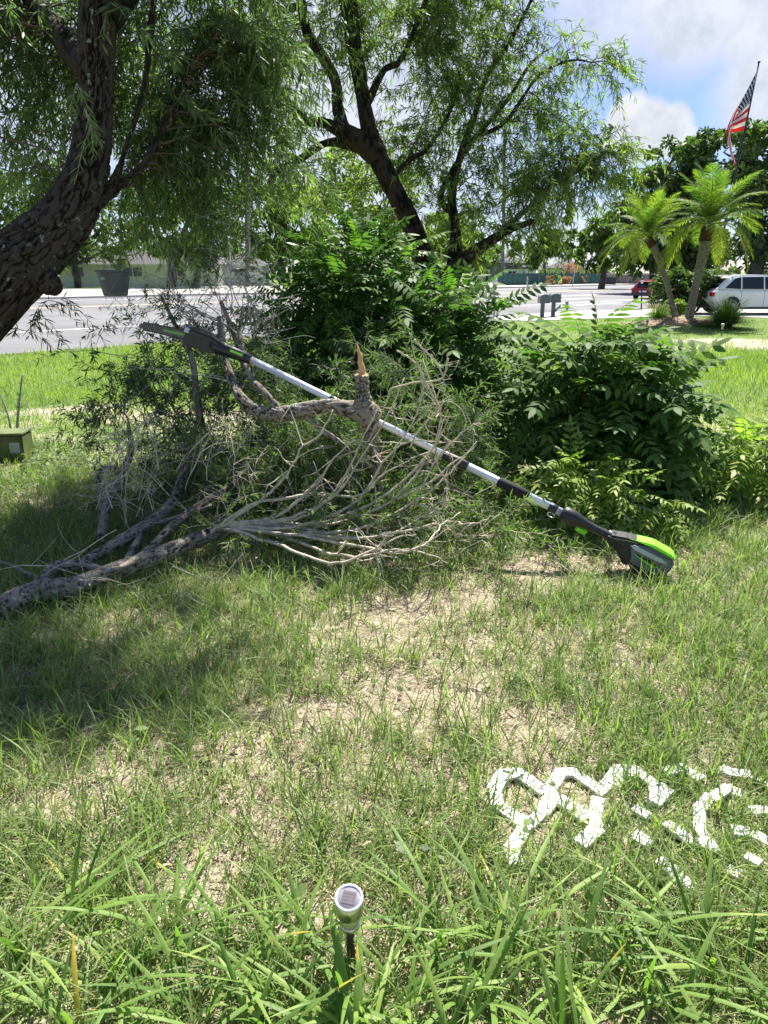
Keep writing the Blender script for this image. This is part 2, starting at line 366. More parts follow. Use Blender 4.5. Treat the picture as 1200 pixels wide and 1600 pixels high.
def tubes(acc, paths, radii, ns=5, tint=None, disp=None, dtint=False):
    paths = np.asarray(paths, float)
    if paths.ndim == 2: paths = paths[None]
    n, k, _ = paths.shape; radii = np.broadcast_to(radii, (n, k))
    T = nrm(np.gradient(paths, axis=1))
    mean = nrm(paths[:, -1] - paths[:, 0]); ref = np.where(np.abs(mean[:, 2:3]) > .8, np.array([[1., 0, 0]]), np.array([[0, 0, 1.]]))
    A = nrm(np.cross(T, ref[:, None])); Bv = np.cross(T, A)
    an = np.arange(ns) / ns * 2 * math.pi
    rr = radii[:, :, None] * np.ones(ns)
    if disp is not None:
        dv_ = disp(n, k, ns); rr = rr + dv_
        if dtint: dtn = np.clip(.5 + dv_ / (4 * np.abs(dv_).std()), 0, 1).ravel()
    v = paths[:, :, None] + (A[:, :, None] * np.cos(an)[None, None, :, None] + Bv[:, :, None] * np.sin(an)[None, None, :, None]) * rr[..., None]
    b_ = (np.arange(n) * k * ns)[:, None, None]; i = (np.arange(k - 1) * ns)[None, :, None]; j = np.arange(ns)[None, None, :]; j2 = (j + 1) % ns
    f = np.stack([b_ + i + j, b_ + i + j2, b_ + i + ns + j2, b_ + i + ns + j], -1).reshape(-1, 4)
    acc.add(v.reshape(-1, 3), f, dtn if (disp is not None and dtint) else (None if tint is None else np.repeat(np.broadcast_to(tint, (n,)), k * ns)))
    # end caps as a fan of degenerate-free quads (ns even) for thicker limbs
    if ns % 2 == 0 and n == 1:
        for r0 in (0, (k - 1) * ns):
            q = [[r0 + a, r0 + a + 1, r0 + (ns - a - 2) % ns, r0 + (ns - a - 1) % ns] for a in range(ns // 2 - 1)]
            acc.f.append(np.array(q) + acc.n - k * ns); 
def spline(pts, n):
    pts = np.asarray(pts, float); m_ = len(pts)
    e = np.vstack([2 * pts[0] - pts[1], pts, 2 * pts[-1] - pts[-2]])
    out = []
    for t in np.linspace(0, m_ - 1, n):
        i = min(int(t), m_ - 2); u = t - i; p0, p1, p2, p3 = e[i], e[i + 1], e[i + 2], e[i + 3]
        out.append(.5 * ((2 * p1) + (-p0 + p2) * u + (2 * p0 - 5 * p1 + 4 * p2 - p3) * u * u + (-p0 + 3 * p1 - 3 * p2 + p3) * u ** 3))
    return np.array(out)
def limb_px(pts, n=30, wob=0.):
    """pts: (px, py, Y, width in px) -> path and radii"""
    w = np.array([P(a, b_, c) for a, b_, c, d in pts]); r = np.array([d * c / F / 2 for a, b_, c, d in pts])
    p = spline(np.column_stack([w, r]), n)
    if wob: p[1:-1, :3] += R.normal(0, wob, (n - 2, 3))
    return p[:, :3], np.maximum(p[:, 3], .002)
def bm_obj(name, bm, mat, parent=None, world=True, smoothf=False):
    me = bpy.data.meshes.new(name); bm.to_mesh(me); bm.free(); me.materials.append(mat)
    if smoothf: me.polygons.foreach_set('use_smooth', np.ones(len(me.polygons), bool))
    o = bpy.data.objects.new(name, me); C.objects.link(o)
    if parent is not None:
        if world: attach(o, parent)
        else: o.parent = parent
    return o
def box(name, lo, hi, mat, parent=None, world=False, bev=0.):
    bm = bmesh.new(); bmesh.ops.create_cube(bm, size=1)
    lo = Vector([float(v) for v in lo]); hi = Vector([float(v) for v in hi]); c = (lo + hi) / 2; d = hi - lo
    for v in bm.verts: v.co = Vector((c.x + v.co.x * d.x, c.y + v.co.y * d.y, c.z + v.co.z * d.z))
    if bev: bmesh.ops.bevel(bm, geom=bm.edges[:], offset=bev, segments=2, affect='EDGES')
    return bm_obj(name, bm, mat, parent, world)
def prism(name, prof, y0, y1, mat, parent=None, bev=0., axes='xz', world=False, xf=None):
    """profile (a,b) extruded across"""
    bm = bmesh.new()
    mk = (lambda a, b_, c: (a, c, b_)) if axes == 'xz' else (lambda a, b_, c: (c, a, b_))
    A = [bm.verts.new(mk(a, b_, y0)) for a, b_ in prof]; B_ = [bm.verts.new(mk(a, b_, y1)) for a, b_ in prof]
    bm.faces.new(A); bm.faces.new(B_[::-1]); n = len(prof)
    for i in range(n): bm.faces.new((A[(i + 1) % n], A[i], B_[i], B_[(i + 1) % n]))
    bmesh.ops.recalc_face_normals(bm, faces=bm.faces[:])
    if bev: bmesh.ops.bevel(bm, geom=bm.edges[:], offset=bev, segments=2, affect='EDGES')
    if xf is not None: bm.transform(xf)
    return bm_obj(name, bm, mat, parent, world)
def lathe(name, prof, mat, parent=None, n=24, xf=None, world=False, smoothf=True):
    """prof: (radius, z)"""
    v = []; f = []
    for r, z in prof:
        for i in range(n): a = i / n * 2 * math.pi; v.append((r * math.cos(a), r * math.sin(a), z))
    for k in range(len(prof) - 1):
        for i in range(n): f.append((k * n + i, k * n + (i + 1) % n, (k + 1) * n + (i + 1) % n, (k + 1) * n + i))
    f.append(tuple(range(n))[::-1]); f.append(tuple(range((len(prof) - 1) * n, len(prof) * n)))
    bm = bmesh.new(); bv = [bm.verts.new(q) for q in v]
    for q in f:
        try: bm.faces.new([bv[i] for i in q])
        except ValueError: pass
    if xf is not None: bm.transform(xf)
    o = bm_obj(name, bm, mat, parent, world, smoothf)
    return o

# ------------------------------------------------------------------ ground
def axis_pts(lo, hi, core_lo, core_hi, step, far):
    a = [core_lo]; d = step
    while a[-1] > lo: d *= far; a.append(a[-1] - d)
    b_ = list(np.arange(core_lo + step, core_hi, step)); d = step; c = [core_hi]
    while c[-1] < hi: d *= far; c.append(c[-1] + d)
    return np.array(a[::-1] + b_ + c)
# bare-earth patches (where the photo shows sand) as centre/size on the ground
BARE = []
for px, py, rx, ry, amt in [(690, 960, .35, .35, .8), (650, 1080, .30, .28, .9), (520, 1130, .28, .2, .8), (400, 1190, .25, .18, .95), (350, 1260, .2, .12, .8), (320, 880, .35, .25, .8),
                            (230, 960, .3, .18, .6), (860, 880, .5, .25, .8), (900, 1000, .5, .3, .5), (180, 1230, .2, .12, .6), (520, 1000, .2, .15, .5), (620, 1230, .3, .15, .7), (430, 1400, .3, .1, .8), (800, 1130, .3, .2, .55),
                            (620, 1420, .25, .08, .7), (60, 1420, .2, .08, .6), (130, 640, .9, .35, .85), (40, 790, .5, .2, .6), (250, 650, .9, .4, .7), (1050, 1050, .3, .2, .5),
                            (1130, 533, 1.6, .9, .95), (1060, 545, 1.5, .9, .6), (1190, 540, 1.8, 1.3, .85), (700, 860, .6, .25, .5), (960, 505, 1.5, .7, .5)]:
    g = G(px, py); BARE.append((g[0], g[1], rx, ry, amt * (.98 if py > 700 else 1)))
def bare(x, y):
    v = np.zeros_like(x)
    wx = x + (fbm(x * 4, y * 4, 40, 3) - .5) * .35; wy = y + (fbm(x * 4, y * 4, 60, 3) - .5) * .35
    for cx, cy, rx, ry, a in BARE:
        v = np.maximum(v, a * np.exp(-(((wx - cx) / rx) ** 2 + ((wy - cy) / ry) ** 2)))
    near = 1 - sst(np.hypot(x, y), 6, 9)
    v = v + (fbm(x * 2.2, y * 2.2, 77, 4) - .445) * (.9 * near + .35 * (1 - sst(np.hypot(x, y), 12, 22)))
    left = sst(-x, .3, 1.3) * (1 - sst(y, 3.4, 4.2)) * sst(y, 1.9, 2.3)
    return np.clip(v - .3 * left, 0, 1)
s0 = sval(0, 555)
def sat(x, y): return s0 * ((555 - HZ) / VPX) / ((y - HZ) / (VPX - x))
S_NEAR = s0; S_FAR = sat(500, 456.5)
xs = axis_pts(-1500, 1500, -5, 5, .07, 1.13); ys = axis_pts(-30, 2600, .3, 9, .07, 1.10)
XX, YY = np.meshgrid(xs, ys); nx, ny = len(xs), len(ys)
ZZ = gz(XX, YY); bb = bare(XX.ravel(), YY.ravel())
idx = np.arange(nx * ny).reshape(ny, nx)
fc = np.stack([idx[:-1, :-1], idx[:-1, 1:], idx[1:, 1:], idx[1:, :-1]], -1).reshape(-1, 4)
far_g = sst(np.hypot(XX, YY), 7, 12).ravel()
struct(meshobj('lawn_ground', np.stack([XX, YY, ZZ], -1).reshape(-1, 3), fc, M_ground, None, np.clip((.62 + .38 * far_g) - bb * 1.1, 0, 1), True))

def sheet(name, poly, z, mat, th=None, parent=None):
    bm = bmesh.new(); vs = [bm.verts.new((p[0], p[1], z)) for p in poly]; f = bm.faces.new(vs)
    if f.normal.z < 0: bmesh.ops.reverse_faces(bm, faces=[f])
    if th:
        r = bmesh.ops.extrude_face_region(bm, geom=bm.faces[:]); 
        for v in [g for g in r['geom'] if isinstance(g, bmesh.types.BMVert)]: v.co.z -= th
        bmesh.ops.recalc_face_normals(bm, faces=bm.faces[:])
    return bm_obj(name, bm, mat)
def rp(s, l): return RN * s + RU * l          # road point: s across, l along
def band(name, sa, sb, la, lb, z, mat, th=None):
    return sheet(name, [rp(sa, la), rp(sa, lb), rp(sb, lb), rp(sb, la)], z, mat, th)
struct(band('road', S_NEAR, S_FAR, -120, 900, LOW + .012, M_road))
struct(band('verge_soil', S_NEAR - .25, S_NEAR, -120, 900, LOW + .006, M_soil))
sw = sat(500, 446.5)
struct(band('far_pavement', S_FAR, sw, -120, 900, LOW + .12, M_conc, .3))
struct(band('far_kerb', S_FAR - .3, S_FAR - .003, -120, 900, LOW + .13, M_kerb, .3))
mk = LOW + .016
def rl(px, py):
    g = G(px, py); return RU[0] * g[0] + RU[1] * g[1]
def line(sv_, w, la, lb, mat, name='road_marking'): struct(band(name, sv_ - w / 2, sv_ + w / 2, la, lb, mk, mat))
line(sat(90, 516), .22, -120, 500, M_paintw)
line(sat(100, 479.5), .5, -120, 500, M_painty)
line(sat(940, 460), .3, rl(700, 465), 400, M_paintw)
line(sat(900, 449), .3, -120, 400, M_paintw)
for px, py in [(800, 463), (893, 467.5), (850, 476), (760, 470), (935, 475)]:
    g = G(px, py); s_ = RN @ g[:2]; l_ = RU @ g[:2]
    struct(band('road_marking', s_ - .25, s_ + .25, l_ - 2.5, l_ + 2.5, mk, M_paintw))
def gp(*pts): return [G(*p)[:2] for p in pts]
struct(sheet('driveway', gp((735, 499), (820, 502), (950, 498), (1060, 494), (1320, 500), (1500, 508), (1500, 470), (1260, 466), (1060, 478), (990, 486), (940, 485), (870, 488)), LOW + .022, M_conc, .2))

# mulch mound surface
a = Acc(); n = 40
rr_, th_ = np.meshgrid(np.linspace(0, 1, 16), np.linspace(0, 2 * math.pi, n, endpoint=False), indexing='ij')
wob = 1 + .18 * np.sin(3 * th_ + 1) + .1 * np.sin(5 * th_)
mx_ = MOUND[0] + rr_ * 1.75 * wob * np.cos(th_); my_ = MOUND[1] - .1 + rr_ * 1.25 * wob * np.sin(th_)
mz_ = gz(mx_, my_) + .05 * (1 - rr_ ** 4) + .04 * (fbm(mx_ * 6, my_ * 6, 8) - .5) - .01
ii = np.arange(16 * n).reshape(16, n); j2 = np.roll(ii, -1, 1)
a.add(np.stack([mx_, my_, mz_], -1), np.stack([ii[:-1], ii[1:], j2[1:], j2[:-1]], -1).reshape(-1, 4))
mo = a.build('mulch_mound', M_mulch, smoothf=True); struct(mo)

# ------------------------------------------------------------------ white plastic piece in the grass
WP = empty('white_trellis', G(900, 1280), 'broken white plastic lattice lying flat and half overgrown by grass at lower right', 'trellis')
def zpx(x_, y_): return (750 + x_ / 4.8, 1190 + y_ / 4.8)
strokes = [[(470, 245), (285, 110), (160, 130), (110, 230), (125, 345), (290, 460), (370, 510)], [(375, 500), (470, 400), (545, 300), (520, 235), (600, 110), (700, 105), (890, 240)], [(350, 470), (300, 590), (235, 680), (265, 790)],
           [(880, 250), (980, 180), (1040, 90), (1160, 95)], [(560, 300), (700, 380), (790, 440)], [(880, 320), (860, 420), (870, 540), (760, 640)], [(1160, 95), (1300, 200), (1320, 330)]]
s2 = lambda x_, y_: (980 + x_ / 5.45, 1190 + y_ / 5.45)
strokes2 = [[(0, 130), (60, 120)], [(240, 230), (330, 270), (230, 380)], [(330, 120), (480, 90), (620, 170)], [(700, 330), (610, 430), (610, 620), (740, 800)], [(720, 350), (850, 260), (960, 300)], [(60, 430), (180, 500)], [(330, 560), (520, 700), (640, 740)],
            [(270, 880), (400, 990), (560, 1100)], [(1060, 450), (1200, 440)], [(900, 620), (1040, 640), (1200, 720)], [(60, 660), (180, 740)], [(800, 80), (900, 130), (1040, 140)], [(1100, 180), (1250, 260)], [(1000, 840), (1120, 900)], [(860, 960), (960, 1010)]]
def slab(pts, w, parent, name='strip', dz=.012):
    pts = np.array([G(*q) for q in pts]); n = len(pts); T = nrm(np.gradient(pts[:, :2], axis=0)); S_ = np.column_stack([-T[:, 1], T[:, 0]])
    bm = bmesh.new(); L_, R_ = [], []
    for i in range(n):
        z_ = float(gz(pts[i, 0], pts[i, 1])) + dz + .012
        L_.append(bm.verts.new((*(pts[i, :2] + S_[i] * w / 2), z_))); R_.append(bm.verts.new((*(pts[i, :2] - S_[i] * w / 2), z_)))
    for i in range(n - 1): bm.faces.new((L_[i], R_[i], R_[i + 1], L_[i + 1]))
    r = bmesh.ops.extrude_face_region(bm, geom=bm.faces[:])
    for v in [q for q in r['geom'] if isinstance(q, bmesh.types.BMVert)]: v.co.z -= .011
    bmesh.ops.recalc_face_normals(bm, faces=bm.faces[:]); bmesh.ops.bevel(bm, geom=[e for e in bm.edges if e.is_manifold and e.calc_face_angle(0) > 1], offset=.0012, segments=1, affect='EDGES')
    return bm_obj(name, bm, M_white, parent, True)
q_ = 0; SEG = []
for S_, f_, w_ in ((strokes, zpx, .044), (strokes2, s2, .038)):
    for s_ in S_:
        for j in range(len(s_) - 1):
            a_, b__ = np.array(s_[j], float), np.array(s_[j + 1], float); d_ = (b__ - a_) / max(np.hypot(*(b__ - a_)), 1) * (22 if S_ is strokes else 14)
            a_ -= d_; b__ += d_; q_ += 1; SEG.append((G(*f_(*a_))[:2], G(*f_(*b__))[:2])); slab([f_(*a_), f_(*((a_ + b__) / 2)), f_(*b__)], w_ * R.uniform(.75, 1.05), WP, dz=.003 + .0011 * (q_ % 5))
def off_lattice(x, y, w=.020, p=.8):      # nothing grows through the plastic
    d = np.full(len(x), 9.)
    for a_, b__ in SEG:
        ab = b__ - a_; t = np.clip(((x - a_[0]) * ab[0] + (y - a_[1]) * ab[1]) / (ab @ ab), 0, 1); d = np.minimum(d, np.hypot(x - a_[0] - t * ab[0], y - a_[1] - t * ab[1]))
    return (d > w) | (R.random(len(x)) > p)
# ------------------------------------------------------------------ grass
def frustum_pts(n, y0, y1, pad=.5, pw=1.0):
    y = y0 + (y1 - y0) * R.random(n) ** pw
    wl = y * .56 + pad
    x = (R.random(n) * 2 - 1) * wl; return x, y
def keep_off(x, y, near=True):
    s = RN[0] * x + RN[1] * y
    return s < S_NEAR - .1
def blades(acc, x, y, L, Wd, lean=.5, bend=.35, nseg=3, tint=0.5, dz=-.005):
    n = len(x); z = gz(x, y) + dz
    h = R.random(n) * 2 * math.pi; le = R.random(n) * lean
    D = np.stack([np.cos(h) * le, np.sin(h) * le, np.ones(n)], -1)
    Bd = np.stack([np.cos(h), np.sin(h), -.6 * np.ones(n)], -1)
    Nn = np.stack([np.cos(h), np.sin(h), -.3 * np.ones(n)], -1) + R.normal(0, .4, (n, 3))
    prof = {2: [.8, .8, .05], 3: [.7, 1, .75, .05], 1: [1, .1]}[nseg]
    strips(acc, np.stack([x, y, z], -1), D, Nn, L, Wd, R.random(n) * bend, Bd, nseg, prof, tint)
# near tufts
ac = Acc()
x, y = frustum_pts(13000, .95, 5.2, .6, .85)
d = 1 - bare(x, y); k = R.random(len(x)) < np.clip(d * 1.5 - .25, .05, 1); x, y = x[k], y[k]; k = off_lattice(x, y); x, y = x[k], y[k]
nb = 11; tx = np.repeat(x, nb) + R.normal(0, .018, len(x) * nb); ty = np.repeat(y, nb) + R.normal(0, .018, len(x) * nb)
tl = np.repeat(R.uniform(.035, .10, len(x)) * (.75 + .5 * fbm(x * 1.5, y * 1.5, 12)), nb) * R.uniform(.5, 1.25, len(tx))
tt_ = np.repeat(R.uniform(.1, .75, len(x)), nb) + R.normal(0, .12, len(tx))
dry = R.random(len(tx)) < .10; tt_[dry] = R.uniform(.85, 1, dry.sum())
blades(ac, tx, ty, tl, R.uniform(.0022, .0042, len(tx)), .9, .7, 3, np.clip(tt_, 0, 1))
stuff(ac.build('short_grass', M_grass)); 
# longer scattered blades
ac = Acc(); x, y = frustum_pts(7000, 1.0, 5.0, .6, .9); k = (R.random(len(x)) < 1.15 - bare(x, y) * 1.1) & off_lattice(x, y, .026, .85); x, y = x[k], y[k]
nb = 4; tx = np.repeat(x, nb) + R.normal(0, .01, len(x) * nb); ty = np.repeat(y, nb) + R.normal(0, .01, len(x) * nb)
blades(ac, tx, ty, R.uniform(.08, .19, len(tx)), R.uniform(.003, .0055, len(tx)), .6, .7, 3, np.clip(R.normal(.45, .18, len(tx)), 0, 1))
stuff(ac.build('long_grass', M_grass))
# dry straw lying in the thatch
ac = Acc(); x, y = frustum_pts(150000, .9, 5.5, .6, .8); n = len(x); h = R.random(n) * 2 * math.pi
k = (fbm(x * 14, y * 14, 31, 2) + R.random(n) * .3 > .42) & off_lattice(x, y, .03, .97); x, y, h = x[k], y[k], h[k]; n = len(x)
D = np.stack([np.cos(h), np.sin(h), R.normal(.05, .12, n)], -1)
strips(ac, np.stack([x, y, gz(x, y) + R.uniform(.0, .014, n)], -1), D, np.stack([R.normal(0, .5, n), R.normal(0, .5, n), np.ones(n)], -1), R.uniform(.02, .075, n), R.uniform(.0012, .0028, n), R.uniform(-.2, .3, n),
       np.stack([-np.sin(h), np.cos(h), 0 * h], -1), 2, [.8, 1, .3], np.clip(R.normal(.5, .28, n), 0, 1))
stuff(ac.build('dry_thatch', M_straw))
# mid lawn
ac = Acc(); x, y = frustum_pts(120000, 4.8, 19, 1., 1.0)
k = keep_off(x, y) & (R.random(len(x)) < 1.1 - bare(x, y) * 1.2); x, y = x[k], y[k]
sc = .6 + y / 14; pt = fbm(x * .7, y * .7, 55)
blades(ac, x, y, R.uniform(.04, .10, len(x)) * (.7 + pt) * np.minimum(sc, 1.4), R.uniform(.004, .007, len(x)) * sc, .8, .5, 2, np.clip((pt - .5) * 1.2 + R.normal(.55, .2, len(x)), 0, 1))
stuff(ac.build('lawn_grass', M_lawn))
ac = Acc(); x, y = frustum_pts(80000, 19, 48, 2., .8); s = RN[0] * x + RN[1] * y
k = (s < S_NEAR - .2) & (R.random(len(x)) < 1.1 - bare(x, y) * 1.2)
dv = np.array(gp((735, 503), (820, 505), (950, 501), (1060, 497), (1320, 503), (1500, 512), (1500, 468), (1260, 463), (1060, 476), (990, 484), (940, 483), (870, 486)))
def inpoly(x, y, pl):
    c = np.zeros(len(x), bool); j = len(pl) - 1
    for i in range(len(pl)):
        q = ((pl[i, 1] > y) != (pl[j, 1] > y)) & (x < (pl[j, 0] - pl[i, 0]) * (y - pl[i, 1]) / (pl[j, 1] - pl[i, 1]) + pl[i, 0]); c ^= q; j = i
    return c
k &= ~inpoly(x, y, dv); k &= np.hypot((x - MOUND[0]) / 1.9, (y - MOUND[1]) / 1.4) > 1
x, y = x[k], y[k]
blades(ac, x, y, R.uniform(.05, .12, len(x)), R.uniform(.012, .022, len(x)), .9, .4, 1, np.clip(R.normal(.6, .2, len(x)), 0, 1))
stuff(ac.build('far_lawn_grass', M_lawn))
# broad-leaved ground cover under the left tree and small weeds
ac = Acc(); n = 9000
g1 = G(120, 720); x = R.normal(g1[0] - .3, 1.1, n); y = R.normal(g1[1] + .1, .75, n)
k = fbm(x * 2.5, y * 2.5, 90) > .44; x, y = x[k], y[k]
x2, y2 = frustum_pts(1100, 1.2, 5, .5); k = fbm(x2 * 3, y2 * 3, 91) > .5; x = np.r_[x, x2[k]]; y = np.r_[y, y2[k]]; n = len(x)
h = R.random(n) * 6.28; D = np.stack([np.cos(h), np.sin(h), R.uniform(0, .6, n)], -1)
strips(ac, np.stack([x, y, gz(x, y) + R.uniform(.01, .07, n)], -1), D, np.stack([R.normal(0, .35, n), R.normal(0, .35, n), np.ones(n)], -1), R.uniform(.022, .05, n), R.uniform(.012, .024, n), .15, (0, 0, -1), 3, [.2, 1, .9, .08], R.uniform(.1, .9, n))
stuff(ac.build('ground_cover', M_debris))
# leaf litter
ac = Acc(); x, y = frustum_pts(3000, 1, 6.5, .5); n = len(x); h = R.random(n) * 6.28
strips(ac, np.stack([x, y, gz(x, y) + .012], -1), np.stack([np.cos(h), np.sin(h), R.uniform(-.1, .3, n)], -1), np.stack([R.normal(0, .4, n), R.normal(0, .4, n), np.ones(n)], -1), R.uniform(.02, .06, n), R.uniform(.006, .016, n), .2, (0, 0, -1), 3, [.2, 1, .8, .05], R.uniform(0, .75, n))
stuff(ac.build('leaf_litter', M_straw))

ac = Acc(); x, y = frustum_pts(900, 1.2, 6, .5); n = len(x); h = R.random(n) * 6.28
D = np.stack([np.cos(h), np.sin(h), R.normal(.02, .06, n)], -1); Lk = R.uniform(.04, .16, n)
pth = np.stack([x, y, gz(x, y) + .012], -1)[:, None] + D[:, None] * (Lk[:, None] * np.linspace(0, 1, 4))[..., None]; pth[:, 1:] += R.normal(0, .003, (n, 3, 3)); tubes(ac, pth, np.linspace(.0022, .001, 4)[None], 4)
stuff(ac.build('fallen_twigs', M_branch))
# ------------------------------------------------------------------ foliage generators
def weep(accL, accT, A, D, L, nleaf=30, ll=.075, lw=.008, droop=.7, tint=.5, tr=.0025, spread=1.05, t0=.12, down=.38):
    """twigs starting at A in direction D (length L), arching down, leaves along them"""
    n = len(A); D = nrm(D); L = np.broadcast_to(L, (n,))
    tt = np.linspace(0, 1, 6)
    pos = lambda t: A[:, None] + D[:, None] * (L[:, None] * t)[..., None] + np.array([0, 0, -1.]) * (L[:, None] * droop * t ** 2)[..., None]
    tubes(accT, pos(np.broadcast_to(tt, (n, 6))), np.linspace(tr, tr * .35, 6)[None], 3)
    t = np.clip(np.sort(t0 + (1 - t0) * R.random((n, nleaf)), 1), 0, 1)
    p = pos(t); tan = nrm(D[:, None] + np.array([0, 0, -1.]) * (2 * droop * t)[..., None])
    rnd = nrm(R.normal(0, 1, (n, nleaf, 3))); side = nrm(np.cross(tan, rnd))
    ld = nrm(tan * .75 + side * spread + np.array([0, 0, -down]))
    nl = n * nleaf; tn = np.broadcast_to(tint, (n,)) if np.ndim(tint) else np.full(n, tint)
    tn = np.repeat(tn, nleaf) + R.normal(0, .13, nl)
    strips(accL, p.reshape(-1, 3), ld.reshape(-1, 3), nrm(R.normal(0, 1, (nl, 3))), R.uniform(.6, 1.15, nl) * ll, R.uniform(.75, 1.2, nl) * lw, .12, (0, 0, -1), 2, [.3, 1, .06], np.clip(tn, 0, 1))
def blob_pts(blobs, n):
    """blobs: px,py,Y,r_px,depth_scale ; points spread through the volume"""
    vol = np.array([b_[3] ** 2 * (b_[5] if len(b_) > 5 else 1) for b_ in blobs], float); ch = R.choice(len(blobs), n, p=vol / vol.sum())
    cs = np.array([P(b_[0], b_[1], b_[2]) for b_ in blobs]); rs = np.array([b_[3] * b_[2] / F for b_ in blobs]); ds = np.array([b_[4] for b_ in blobs])
    u = nrm(R.normal(0, 1, (n, 3))) * (R.random((n, 1)) ** .4)
    p = cs[ch] + u * rs[ch][:, None] * np.stack([np.ones(n), ds[ch], np.ones(n)], -1)
    return p, cs[ch], ch
def weeping_crown(blobs, limbs, ncl, ntw, Lr, nleaf, ll, lw, parent, matL, matT, droop=.7, tint=.5, conn_r=.009):
    pts, cs, ch = blob_pts(blobs, ncl)
    lp = np.concatenate([l[::2] for l in limbs])
    d2 = ((pts[:, None] - lp[None]) ** 2).sum(-1); d2 += 2.0 * np.maximum(0, lp[None, :, 2] - pts[:, None, 2]) ** 2
    d2 += R.random(d2.shape) * .12; q = lp[d2.argmin(1)]
    k = 9; t = np.linspace(0, 1, k)[None, :, None]
    mid = (q + pts) / 2 + np.array([0, 0, .22]) * np.linalg.norm(pts - q, axis=1, keepdims=True) + R.normal(0, .06, pts.shape)
    path = (1 - t) ** 2 * q[:, None] + 2 * t * (1 - t) * mid[:, None] + t ** 2 * pts[:, None]
    path[:, 1:-1] += R.normal(0, .018, (len(pts), k - 2, 3))
    aT = Acc(); aL = Acc()
    tubes(aT, path, (conn_r * np.linspace(1, .3, k))[None] * R.uniform(.6, 1.3, (len(pts), 1)), 5)
    n = ncl * ntw; ci = np.repeat(np.arange(ncl), ntw); tt = R.uniform(.35, 1., n); kk = np.minimum((tt * (k - 1)).astype(int), k - 2); fr = (tt * (k - 1) - kk)[:, None]
    A = path[ci, kk] * (1 - fr) + path[ci, kk + 1] * fr
    tang = nrm(path[ci, kk + 1] - path[ci, kk]); D = nrm(tang * .6 + nrm(R.normal(0, 1, (n, 3))) * .8 + np.array([0, 0, .1]))
    tc_ = np.repeat(R.uniform(tint - .25, tint + .25, ncl), ntw)
    weep(aL, aT, A, D, R.uniform(*Lr, n), nleaf, ll, lw, droop, tc_)
    c = aL.build('crown', matL, parent); 
    b_ = aT.build('branches', matT, parent); return c, b_

# ------------------------------------------------------------------ near left tree
LT = empty('weeping_tree', G(-150, 700), 'thick leaning tree with furrowed lichened bark and dark drooping crown at the left edge', 'tree')
def bark_disp(seed, amp, kn):
    def f(n, k, ns):
        a_ = np.arange(ns) / ns * kn; l = np.linspace(0, 1, k)
        AA, LL = np.meshgrid(a_, l)
        # periodic in angle by blending
        def per(fr, lf, sd):
            v1 = fbm(AA * fr + 1.2 * vnoise(LL * 9, AA, sd + 2), LL * lf, sd, 3); v2 = fbm((AA - kn) * fr + 1.2 * vnoise(LL * 9, AA - kn, sd + 2), LL * lf, sd, 3); w = AA / kn
            return v1 * (1 - w) + v2 * w
        rd = np.clip(np.abs(per(1.35, 52, seed) * 2 - 1) * 9 - 1, -1, 1)
        big = per(.35, 5, seed + 5) - .5
        return (amp * rd + amp * 2.2 * big)[None]
    return f
a = Acc()
p1, r1 = limb_px([(-420, 790, 4.0, 210), (-300, 680, 4.0, 175), (-150, 565, 4.05, 150), (-20, 455, 4.1, 108), (48, 396, 4.2, 88), (102, 342, 4.3, 72), (134, 275, 4.4, 57), (146, 200, 4.45, 46), (150, 120, 4.5, 42), (152, 40, 4.5, 45), (162, -60, 4.6, 42), (200, -250, 4.8, 44), (215, -420, 5., 26)], 300)
tubes(a, p1, r1, 190, None, bark_disp(5, .010, 30), True)
LT.location = Vector((float(p1[0][0]), float(p1[0][1]), 0))
a.build('trunk', M_bark, LT, True)
a = Acc(); pk, rk = limb_px([(48, 420, 4.14, 46), (70, 436, 4.12, 38), (84, 450, 4.1, 27), (90, 458, 4.09, 12)], 24); tubes(a, pk, rk, 40, None, bark_disp(15, .006, 12), True); a.build('knot', M_bark, LT, True)
LL_ = [p1]
def limb(parent, pts, mat, n=40, ns=14, amp=.004, name='limb', wob=.0):
    p, r = limb_px(pts, n, wob); a_ = Acc(); tubes(a_, p, r, ns, None, bark_disp(int(R.integers(99)), amp, 12) if amp else None, True); a_.build(name, mat, parent, True); return p
LL_.append(limb(LT, [(146, 322, 4.35, 20), (174, 300, 4.45, 15), (198, 280, 4.5, 9), (222, 258, 4.6, 6), (262, 190, 4.8, 6), (300, 90, 5., 5)], M_bark2))
LL_.append(limb(LT, [(160, 310, 4.4, 16), (180, 278, 4.4, 11), (194, 240, 4.4, 6), (225, 140, 4.6, 5), (236, 40, 4.7, 8), (250, -80, 4.8, 6)], M_bark2))
LL_.append(limb(LT, [(165, 30, 4.5, 40), (250, -80, 4.9, 34), (360, -140, 5.2, 26), (480, -170, 5.5, 16)], M_bark2))
LL_.append(limb(LT, [(150, 120, 4.5, 40), (80, 40, 5.0, 30), (0, -60, 5.3, 22), (-120, -120, 5.6, 14)], M_bark2))
LL_.append(limb(LT, [(190, -200, 4.8, 40), (300, -380, 4.6, 30), (420, -520, 4.6, 20)], M_bark2))
